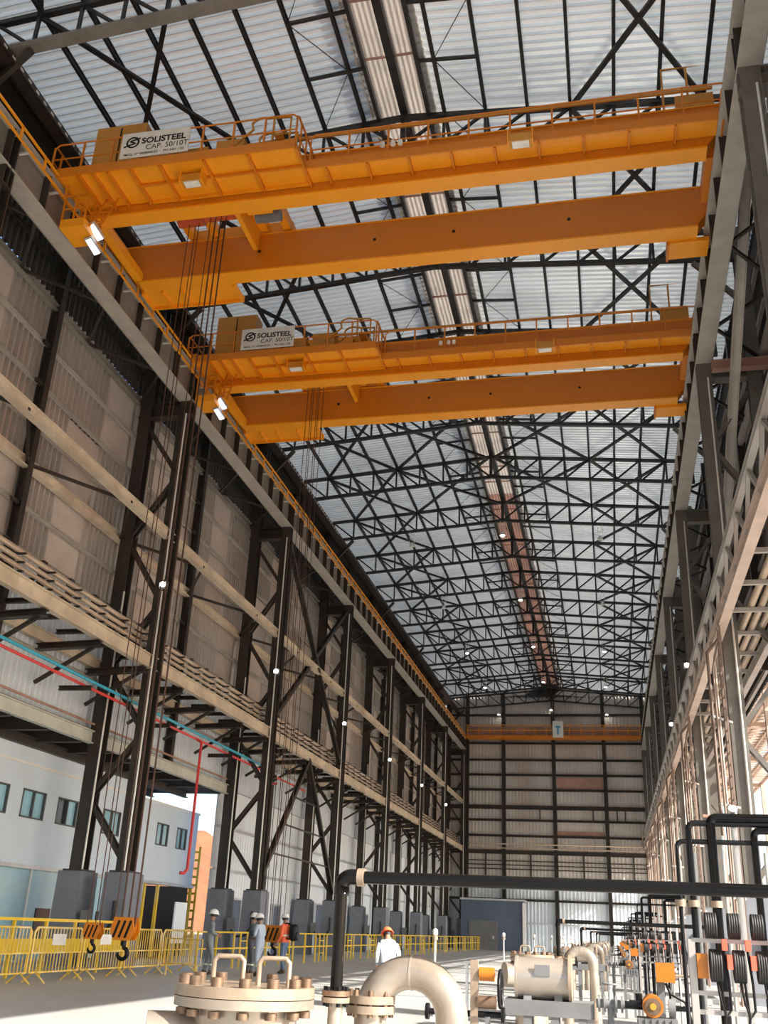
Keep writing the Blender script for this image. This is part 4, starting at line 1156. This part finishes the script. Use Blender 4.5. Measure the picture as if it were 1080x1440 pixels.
    LOC[root.name] = Vector(loc)
    return root
fold = {-1: ((-0.27, 0.02, 1.15), (-0.06, 0.20, 1.12)), 1: ((0.27, 0.02, 1.15), (0.08, 0.20, 1.08))}
hang = {-1: ((-0.25, -0.02, 1.12), (-0.24, 0.14, 0.92)), 1: ((0.26, 0.0, 1.12), (0.14, 0.22, 1.02))}
person('standing worker in grey overalls and white hard hat, leftmost of the group', (-11.49, 29.5, 0), R(-60), 'cloth_grey', 'cloth_grey', 'white', 0.03, fold, 0.08)
person('worker in dark jacket and white hard hat, half hidden behind the pale blue shirt', (-10.72, 30.9, 0), R(-70), 'cloth_dark', 'cloth_dark', 'white', 0.04, fold, 0.06, h=0.98)
person('worker in pale blue shirt and white hard hat beside the orange vest', (-10.22, 30.3, 0), R(75), 'cloth_blue', 'cloth_blue', 'white', 0.08, fold, 0.10, h=0.97)
pv = person('worker in orange safety vest and white hard hat, seen from the side', (-10.18, 32.6, 0), R(75), 'vest', 'jeans', 'white', 0.02, hang, 0.10, vest=True)
bp_ = thing('backpack', 'black backpack worn by the worker in the orange vest', 'backpack', (-9.93, 32.54, 0.98))
def puff(c, sx, sy, sz, n=12):
    vs = []; fs = []
    for i in range(n + 1):
        ph_ = math.pi * i / n
        for k in range(n):
            a = 2 * math.pi * k / n
            f = lambda t: math.copysign(abs(t) ** 0.6, t)
            vs.append((c[0] + sx * f(math.sin(ph_)) * f(math.cos(a)), c[1] + sy * f(math.sin(ph_)) * f(math.sin(a)), c[2] + sz * f(math.cos(ph_))))
    for i in range(n):
        for k in range(n): fs.append((i * n + k, i * n + (k + 1) % n, (i + 1) * n + (k + 1) % n, (i + 1) * n + k))
    return vs, fs
MB().add(*puff((-9.88, 32.53, 1.22), 0.13, 0.18, 0.25), True).build('bag', 'black', bp_)
MB().add(*puff((-9.75, 32.50, 1.12), 0.05, 0.13, 0.12), True).build('pocket', 'rubber', bp_)
for d in (-0.1, 0.1): MB().tube([(-9.95, 32.53 + d, 1.42), (-10.12, 32.58 + d, 1.49), (-10.32, 32.62 + d, 1.36), (-10.3, 32.62 + d, 1.1), (-9.98, 32.55 + d, 1.02)], 0.02, 6).build('strap', 'black', bp_)
person('bending worker in white jacket and orange-red hard hat behind the pipe bend', (-5.0, 23.9, 0), R(20), 'cloth_white', 'jeans', 'vest', 0.45, hang, 0.08, bend=0.20)

# ------------------------------------------------------------------ pumping equipment in the foreground (repeated along the hall)
GOLD = 'bolt'
def vessel(x, y, label, grp):
    t = thing('flanged_vessel', label, 'vessel', (x, y, 0), grp)
    k = LOC[t.name]
    MB().cyl((x, y, 0), (x, y, 1.08), 0.265, 36).build('body', 'elbow', t)
    MB().cyl((x, y, 1.07), (x, y, 1.112), 0.345, 40).build('lower_flange', 'elbow', t)
    MB().cyl((x, y, 1.116), (x, y, 1.165), 0.345, 40).build('cover_flange', 'cream', t)
    n = 14
    for i in range(n):
        a = 2 * math.pi * i / n + 0.1
        bx, by = x + 0.305 * math.cos(a), y + 0.305 * math.sin(a)
        b = MB().cyl((bx, by, 1.165), (bx, by, 1.205), 0.030, 6).build('nut', GOLD, t)
        MB().cyl((bx, by, 1.06), (bx, by, 1.03), 0.030, 6).build('bolt_head', GOLD, t)
    for dx in (-0.11, 0.13):
        pts = [(x + dx - 0.06, y - 0.02, 1.16), (x + dx - 0.06, y - 0.02, 1.27), (x + dx - 0.04, y - 0.02, 1.29), (x + dx + 0.07, y, 1.29), (x + dx + 0.09, y, 1.27), (x + dx + 0.09, y, 1.16)]
        MB().tube(pts, 0.013, 10).build('lifting_handle', 'cream', t)
    MB().tube([(x - 0.2, y - 0.1, 0.85), (x - 0.42, y - 0.2, 0.85)], 0.19, 24).build('side_nozzle', 'tank', t)
    return t
def bend_pipe(x, y, label, grp):
    t = thing('pipe_bend', label, 'pipe', (x, y, 0), grp)
    r = 0.21; rp = 0.082
    c = (x + 0.21, y, 1.04)
    MB().tube([(x, y, 0)] + [(x, y, 1.0)] + arc(c, r, 180, 0, 16) + [(x + 0.42, y, 0.98)], rp, 24).build('bend', 'elbow', t)
    MB().tube([(x + 0.42, y, 1.0), (x + 0.44, y, 0.7), (x + 0.47, y, 0.0)], rp * 0.9, 16).build('down_leg', 'elbow', t)
    for xx, z in ((x, 1.07), (x, 1.115)):
        MB().cyl((xx, y, z - 0.018), (xx, y, z + 0.018), 0.125, 24).build('flange', 'cream', t)
    for i in range(8):
        a = 2 * math.pi * i / 8 + 0.2
        bx, by = x + 0.105 * math.cos(a), y + 0.105 * math.sin(a)
        MB().cyl((bx, by, 1.035), (bx, by, 1.16), 0.014, 6).build('bolt', GOLD, t)
    MB().tube([Vector((x + 0.21, y, 1.04)) + Vector((r * 0 + a * 0, 0, 0)) for a in (0,)] + [(x + 0.21, y, 1.05)], 0.001, 4).mesh('none')
    ring = MB().tube([(x + 0.205, y, 1.25), (x + 0.215, y, 1.25)], rp * 1.03, 24).build('weld_seam', 'tank', t)
    return t
def water_line(x, y, x1, label, grp):
    t = thing('black_pipe_line', label, 'pipe', (x, y, 0), grp)
    MB().cyl((x, y, 1.15), (x, y, 1.63), 0.031, 18).build('riser', 'blackpipe', t)
    MB().tube([(x, y, 1.60), (x, y, 1.64)] + arc((x + 0.05, y, 1.64), 0.05, 180, 90, 6) + [(x + 0.09, y, 1.69)], 0.040, 18).build('elbow', 'blackpipe', t)
    MB().cyl((x + 0.06, y, 1.69), (x1, y, 1.69), 0.031, 18).build('run', 'blackpipe', t)
    MB().cyl((x + 0.085, y, 1.69), (x + 0.12, y, 1.69), 0.044, 18).build('collar', 'cream', t)
    for z in (1.145, 1.115):
        MB().cyl((x, y, z - 0.012), (x, y, z + 0.012), 0.07, 20).build('flange', 'bolt' if z > 1.13 else 'cream', t)
    for i in range(6):
        a = 2 * math.pi * i / 6
        MB().cyl((x + 0.055 * math.cos(a), y + 0.055 * math.sin(a), 1.085), (x + 0.055 * math.cos(a), y + 0.055 * math.sin(a), 1.175), 0.01, 6).build('bolt', 'black', t)
    MB().cyl((x, y, 0), (x, y, 1.11), 0.036, 16).build('stub', 'elbow', t)
    return t
def motor_skid(x, y, label, grp):
    t = thing('pump_skid', label, 'pump', (x, y, 0), grp)
    MB().cyl((x - 0.20, y, 1.135), (x + 0.20, y, 1.135), 0.155, 32).build('barrel', 'tank', t)
    MB().cyl((x + 0.20, y, 1.135), (x + 0.225, y, 1.135), 0.185, 32).build('end_flange', 'cream', t)
    MB().cyl((x - 0.22, y, 1.135), (x - 0.20, y, 1.135), 0.165, 32).build('end_cover', 'tank', t)
    MB().box(x - 0.06, x + 0.06, y - 0.162, y - 0.150, 1.16, 1.24).build('name_plate', 'grey', t)
    MB().box(x - 0.30, x + 0.40, y - 0.16, y + 0.16, 0.875, 0.985).build('base_frame', 'grey', t)
    for xx in (-0.12, 0.12): MB().prism([(y - 0.13, 0.985), (y + 0.13, 0.985), (y + 0.10, 1.03), (y - 0.10, 1.03)], 'x', x + xx - 0.03, x + xx + 0.03).build('saddle', 'grey', t)
    MB().box(x + 0.395, x + 0.41, y - 0.17, y + 0.17, 0.87, 0.99).build('end_plate', 'cream', t)
    for xx in (-0.12, 0.09, 0.30):
        for yy in (-0.12, 0.12):
            MB().bar((x + xx, y + yy, 0), (x + xx, y + yy, 0.88), 0.06).build('leg', 'grey', t)
    return t
def gate_valve(x, y, label, grp):
    t = thing('gate_valve', label, 'valve', (x, y, 0), grp)
    MB().cyl((x - 0.10, y, 1.02), (x + 0.10, y, 1.02), 0.03, 14).build('body', 'grey', t)
    for d in (-0.08, -0.04, 0.04, 0.08): MB().cyl((x + d - 0.008, y, 1.02), (x + d + 0.008, y, 1.02), 0.055, 16).build('flange', 'grey', t)
    MB().cyl((x, y, 1.02), (x, y, 1.16), 0.016, 10).build('stem', 'alu', t)
    MB().tube([Vector((x, y, 1.15)) + Vector((0.05 * math.cos(2 * math.pi * i / 16), 0.05 * math.sin(2 * math.pi * i / 16), 0)) for i in range(17)], 0.007, 6).build('hand_wheel', 'grey', t)
    MB().bar((x - 0.05, y, 1.15), (x + 0.05, y, 1.15), 0.01).build('spoke', 'grey', t)
    MB().tube([(x + 0.1, y, 1.02), (x + 0.17, y, 1.02), (x + 0.2, y, 1.04), (x + 0.2, y, 1.10)], 0.026, 12).build('outlet_elbow', 'black', t)
    MB().cyl((x, y, 0), (x, y, 1.0), 0.025, 10).build('support', 'grey', t)
    return t
def dosing_pump(x, y, label, grp):
    t = thing('dosing_pump', label, 'pump', (x, y, 0), grp)
    MB().cyl((x, y - 0.10, 1.03), (x, y + 0.10, 1.03), 0.072, 24).build('motor', 'eq_orange', t)
    MB().cyl((x, y - 0.115, 1.03), (x, y - 0.10, 1.03), 0.055, 20).build('rim', 'bolt', t)
    MB().cyl((x, y - 0.125, 1.03), (x, y - 0.10, 1.03), 0.022, 12).build('boss', 'ochre', t)
    MB().cyl((x - 0.16, y, 1.03), (x - 0.05, y, 1.03), 0.03, 12).build('coupling', 'black', t)
    MB().box(x - 0.11, x + 0.16, y - 0.1, y + 0.1, 0.86, 0.955).build('base', 'grey', t)
    for i in range(6): MB().box(x - 0.105 + i * 0.045, x - 0.085 + i * 0.045, y - 0.108, y - 0.1, 0.865, 0.95).build('fin', 'grey', t)
    MB().cyl((x + 0.11, y, 1.02), (x + 0.155, y, 1.02), 0.06, 18).build('gear_case', 'grey', t)
    for xx in (-0.09, 0.14):
        MB().bar((x + xx, y, 0), (x + xx, y, 0.87), 0.05).build('leg', 'grey', t)
    MB().tube([(x + 0.155, y, 1.02), (x + 0.27, y, 1.02), (x + 0.30, y, 1.05), (x + 0.30, y, 1.2)], 0.018, 10).build('hose', 'black', t)
    return t
def control_box(x, y, label, grp):
    t = thing('control_box', label, 'control box', (x, y, 0), grp)
    MB().bar((x - 0.04, y + 0.05, 0), (x - 0.04, y + 0.05, 1.28), 0.045).build('post', 'grey', t)
    MB().box(x - 0.075, x + 0.045, y - 0.05, y + 0.04, 1.175, 1.305).build('box', 'eq_orange', t)
    MB().box(x + 0.045, x + 0.058, y - 0.05, y + 0.04, 1.17, 1.31).build('lid', 'eq_orange', t)
    for z in (1.20, 1.24, 1.28): MB().cyl((x + 0.058, y - 0.02, z), (x + 0.068, y - 0.02, z), 0.01, 8).build('screw', 'bolt', t)
    MB().cyl((x + 0.05, y, 1.22), (x + 0.20, y, 1.22), 0.010, 8).build('conduit', 'cream', t)
    MB().cyl((x + 0.2, y, 1.19), (x + 0.2, y, 1.28), 0.03, 12).build('junction', 'cream', t)
    MB().tube([(x - 0.01, y - 0.02, 1.17), (x + 0.02, y - 0.03, 1.10), (x + 0.12, y - 0.03, 1.05), (x + 0.16, y - 0.02, 0.92), (x + 0.16, y, 0.0)], 0.010, 8).build('cable', 'black', t)
    return t
def wheel_valve(x, y, label, grp):
    t = thing('wheel_valve', label, 'valve', (x, y, 0), grp)
    MB().bar((x - 0.08, y, 0), (x - 0.08, y, 1.30), 0.045).build('post', 'cream', t)
    MB().bar((x - 0.125, y, 0.9), (x - 0.125, y, 1.28), 0.016).build('rod', 'alu', t)
    MB().cyl((x - 0.05, y, 1.225), (x + 0.04, y, 1.225), 0.038, 16).build('yellow_head', 'eq_orange', t)
    MB().cyl((x - 0.07, y, 1.075), (x + 0.05, y, 1.075), 0.036, 16).build('gear', 'bolt', t)
    MB().tube([Vector((x + 0.075, y, 1.15)) + Vector((0, 0.10 * math.cos(2 * math.pi * i / 20), 0.10 * math.sin(2 * math.pi * i / 20))) for i in range(21)], 0.010, 8).build('hand_wheel', 'black', t)
    for a in (0, 60, 120):
        MB().bar((x + 0.075, y - 0.1 * math.cos(R(a)), 1.15 - 0.1 * math.sin(R(a))), (x + 0.075, y + 0.1 * math.cos(R(a)), 1.15 + 0.1 * math.sin(R(a))), 0.01).build('spoke', 'black', t)
    MB().cyl((x - 0.35, y, 1.01), (x + 0.1, y, 1.01), 0.018, 10).build('axle', 'black', t)
    for xx in (-0.37, -0.17, 0.08): MB().cyl((x + xx, y, 1.01), (x + xx + 0.02, y, 1.01), 0.045, 14).build('coupling', 'black', t)
    for xx in (-0.28, 0.0): MB().bar((x + xx, y, 0), (x + xx, y, 1.0), 0.03).build('leg', 'grey', t)
    return t
def hose_rack(x, y, label, grp, n=6):
    t = thing('hose_rack', label, 'rack', (x, y, 0), grp)
    L = 0.125 * n
    for xx in (x, x + L + 0.05): MB().bar((xx, y, 0), (xx, y, 1.47), 0.035, 0.05).build('post', 'rackg', t)
    for z in (1.465, 1.21, 1.12): MB().bar((x, y, z), (x + L + 0.05, y, z), 0.03, 0.022).build('cross_bar', 'rackg', t)
    MB().box(x + 0.02, x + 0.075, y - 0.04, y + 0.02, 1.28, 1.40).build('switch_box', 'eq_orange', t)
    for i in range(n):
        xx = x + 0.115 + i * 0.118
        cl = MB()
        for j in range(5):
            cl.tube([Vector((xx - 0.024 + j * 0.012, y - 0.03, 1.345)) + Vector((0, 0.045 * math.cos(2 * math.pi * k / 14), 0.075 * math.sin(2 * math.pi * k / 14))) for k in range(15)], 0.008, 6)
        cl.build('hose_coil', 'rubber', t)
        c2 = MB()
        for j in range(5):
            c2.tube([Vector((xx - 0.034 + j * 0.012, y - 0.01, 1.54)) + Vector((0, 0.04 * math.cos(2 * math.pi * k / 14), 0.06 * math.sin(2 * math.pi * k / 14))) for k in range(15)], 0.008, 6)
        c2.build('hose_coil', 'rubber', t)
        if i % 2 == 0 or i == 1:
            MB().box(xx + 0.035, xx + 0.062, y - 0.08, y - 0.04, 1.42, 1.475).build('grip', 'redgrip', t)
            MB().box(xx + 0.055, xx + 0.082, y - 0.08, y - 0.04, 1.33, 1.40).build('grip', 'redgrip', t)
        MB().tube([(xx, y - 0.03, 1.28), (xx + 0.01, y - 0.05, 1.18), (xx + 0.03, y - 0.05, 1.10), (xx + 0.06, y - 0.04, 1.14), (xx + 0.06, y - 0.03, 1.26), (xx + 0.045, y - 0.05, 1.42)], 0.007, 6).build('cable', 'black', t)
        MB().tube([(xx + 0.02, y - 0.02, 1.28), (xx + 0.03, y - 0.03, 1.1), (xx + 0.02, y - 0.02, 1.0), (xx + 0.02, y, 0.6)], 0.007, 6).build('cable', 'black', t)
        MB().cyl((xx + 0.02, y - 0.02, 1.06), (xx + 0.02, y - 0.02, 1.02), 0.016, 8).build('connector', 'black', t)
    return t
def pipe_frame(x, y, label, grp):
    t = thing('standpipe_set', label, 'pipes', (x, y, 0), grp)
    specs = ((0.0, 2.055, 0.016, 'black', 0.75), (0.08, 2.17, 0.020, 'black', 0.72), (0.22, 2.205, 0.030, 'blackpipe', 0.62), (0.48, 2.13, 0.022, 'blackpipe', 0.5))
    for dx, z, r, m, ln in specs:
        MB().tube([(x + dx, y, 0.0), (x + dx, y, z - 0.04)] + arc((x + dx + 0.04, y, z - 0.04), 0.04, 180, 90, 4) + [(x + dx + ln, y + 0.02, z)], r, 12).build('pipe', m, t)
    for dx, z, r in ((0.11, 2.0, 0.012), (0.29, 2.1, 0.014), (0.37, 2.24, 0.022), (0.55, 2.0, 0.014), (0.66, 2.1, 0.02)):
        MB().cyl((x + dx, y + 0.06, 0), (x + dx, y + 0.06, z), r, 10).build('riser', 'conduit', t)
    MB().bar((x + 0.18, y + 0.03, 2.22), (x + 0.8, y + 0.03, 2.22), 0.02, 0.018).build('top_bar', 'rust', t)
    MB().tube([(x + 0.37, y + 0.06, 2.24), (x + 0.37, y + 0.02, 2.27)], 0.03, 10).build('tee', 'conduit', t)
    for dx in (0.0, 0.08, 0.22): MB().cyl((x + dx, y - 0.0, 1.66), (x + dx, y, 1.70), 0.035, 12).build('coupling', 'cream', t)
    return t
def filter_stand(x, y, label, grp):
    t = thing('valve_stand', label, 'valve', (x, y, 0), grp)
    MB().cyl((x, y, 0), (x, y, 1.5), 0.02, 10).build('riser', 'conduit', t)
    MB().cyl((x, y, 1.30), (x, y, 1.36), 0.05, 14).build('flange', 'cream', t)
    MB().add(*puff((x, y, 1.43), 0.05, 0.05, 0.06, 8), True).build('valve_body', 'conduit', t)
    return t
SP = BAY
for k in range(6):
    d = SP * k
    n = nth(k)
    ex = 0.45 if k else 0.0
    vessel(-1.81 + ex, 5.2 + d, 'cream flanged vessel with bolted cover and two handles, ' + n, 'flanged vessels of the pump sets')
    bend_pipe(-1.235 + ex, 5.5 + d, 'pale U-shaped pipe bend beside the flanged vessel, ' + n, 'pale pipe bends of the pump sets')
    water_line(-1.37 + ex, 5.3 + d, 1.7, 'black overhead pipe line with flanged riser, ' + n, 'black pipe lines of the pump sets')
    motor_skid(-0.57, 8.8 + d, 'steel pump barrel on grey skid frame, ' + n, 'pump skids')
    gate_valve(-0.05, 8.1 + d, 'small grey gate valve right of the pump skid, ' + n, 'gate valves')
    dosing_pump(0.24, 8.0 + d, 'orange dosing pump on grey finned base, ' + n, 'dosing pumps')
    control_box(0.36, 8.3 + d, 'orange control box on a grey post, ' + n, 'orange control boxes')
    wheel_valve(-0.75, 6.5 + d, 'valve with orange head and black hand wheel on cream post, ' + n, 'hand wheel valves')
    hose_rack(0.40, 6.0 + d, 'steel rack with black hose coils and red grips, ' + n, 'hose racks')
    pipe_frame(0.42, 7.0 + d, 'group of tall black and grey pipes behind the hose rack, ' + n, 'tall pipe groups')
    filter_stand(-3.3, 20.0 + d, 'thin grey valve stand on the open floor, ' + n, 'valve stands')
for k in range(7):
    tag(MB().box(-2.6, 2.6, 4.2 + SP * k, 9.4 + SP * k, 0.0, 0.12).build('pump_plinth', 'floor'), 'low concrete plinth under the pump set, ' + nth(k), 'plinth', 'pump plinths') if k < 6 else None

for i, y in enumerate(ROWS[2:8]):
    t = thing('drop_pipe_set', 'vertical drop pipes and ladder by the right column, ' + nth(i), 'pipes', (3.2, y, 0), 'drop pipe bundles on the right')
    for k, (dx, r, m) in enumerate(((-0.05, 0.05, 'rackd'), (0.12, 0.035, 'rack'), (0.27, 0.06, 'rackd'), (0.02, 0.03, 'rackd'))):
        MB().tube([(3.1 + dx, y - 0.7 - 0.16 * k, 0), (3.1 + dx, y - 0.7 - 0.16 * k, 9.4 - 0.2 * k), (3.40, y - 0.7 - 0.16 * k, 9.8)], r, 8).build('pipe', m, t)
    for yy in (1.6, 2.05): MB().bar((3.3, y - yy, 0), (3.3, y - yy, 9.9), 0.05).build('ladder_stile', 'rackd', t)
    r0 = MB().bar((3.3, y - 1.6, 0.4), (3.3, y - 2.05, 0.4), 0.03).build('rung', 'rackd', t)
    for k in range(1, 31): inst(r0, t, (0, 0, k * 0.31))
    for z in (2.6, 5.0, 7.4): MB().bar((3.0, y - 1.25, z), (3.6, y - 0.4, z), 0.06).build('clamp', 'rackg', t)
for k in range(5):
    t = thing('floor_drain', 'dark grated drain channel across the floor between pump sets, ' + nth(k), 'drain', (-3, 12.6 + SP * k, 0), 'floor drains')
    MB().box(-8.0, 2.8, 12.45 + SP * k, 12.8 + SP * k, 0.0, 0.015).build('grating', 'grey', t)
    for d in (0.0, 0.36): MB().box(-8.0, 2.8, 12.42 + d + SP * k, 12.46 + d + SP * k, 0.0, 0.025).build('edge', 'alu', t)
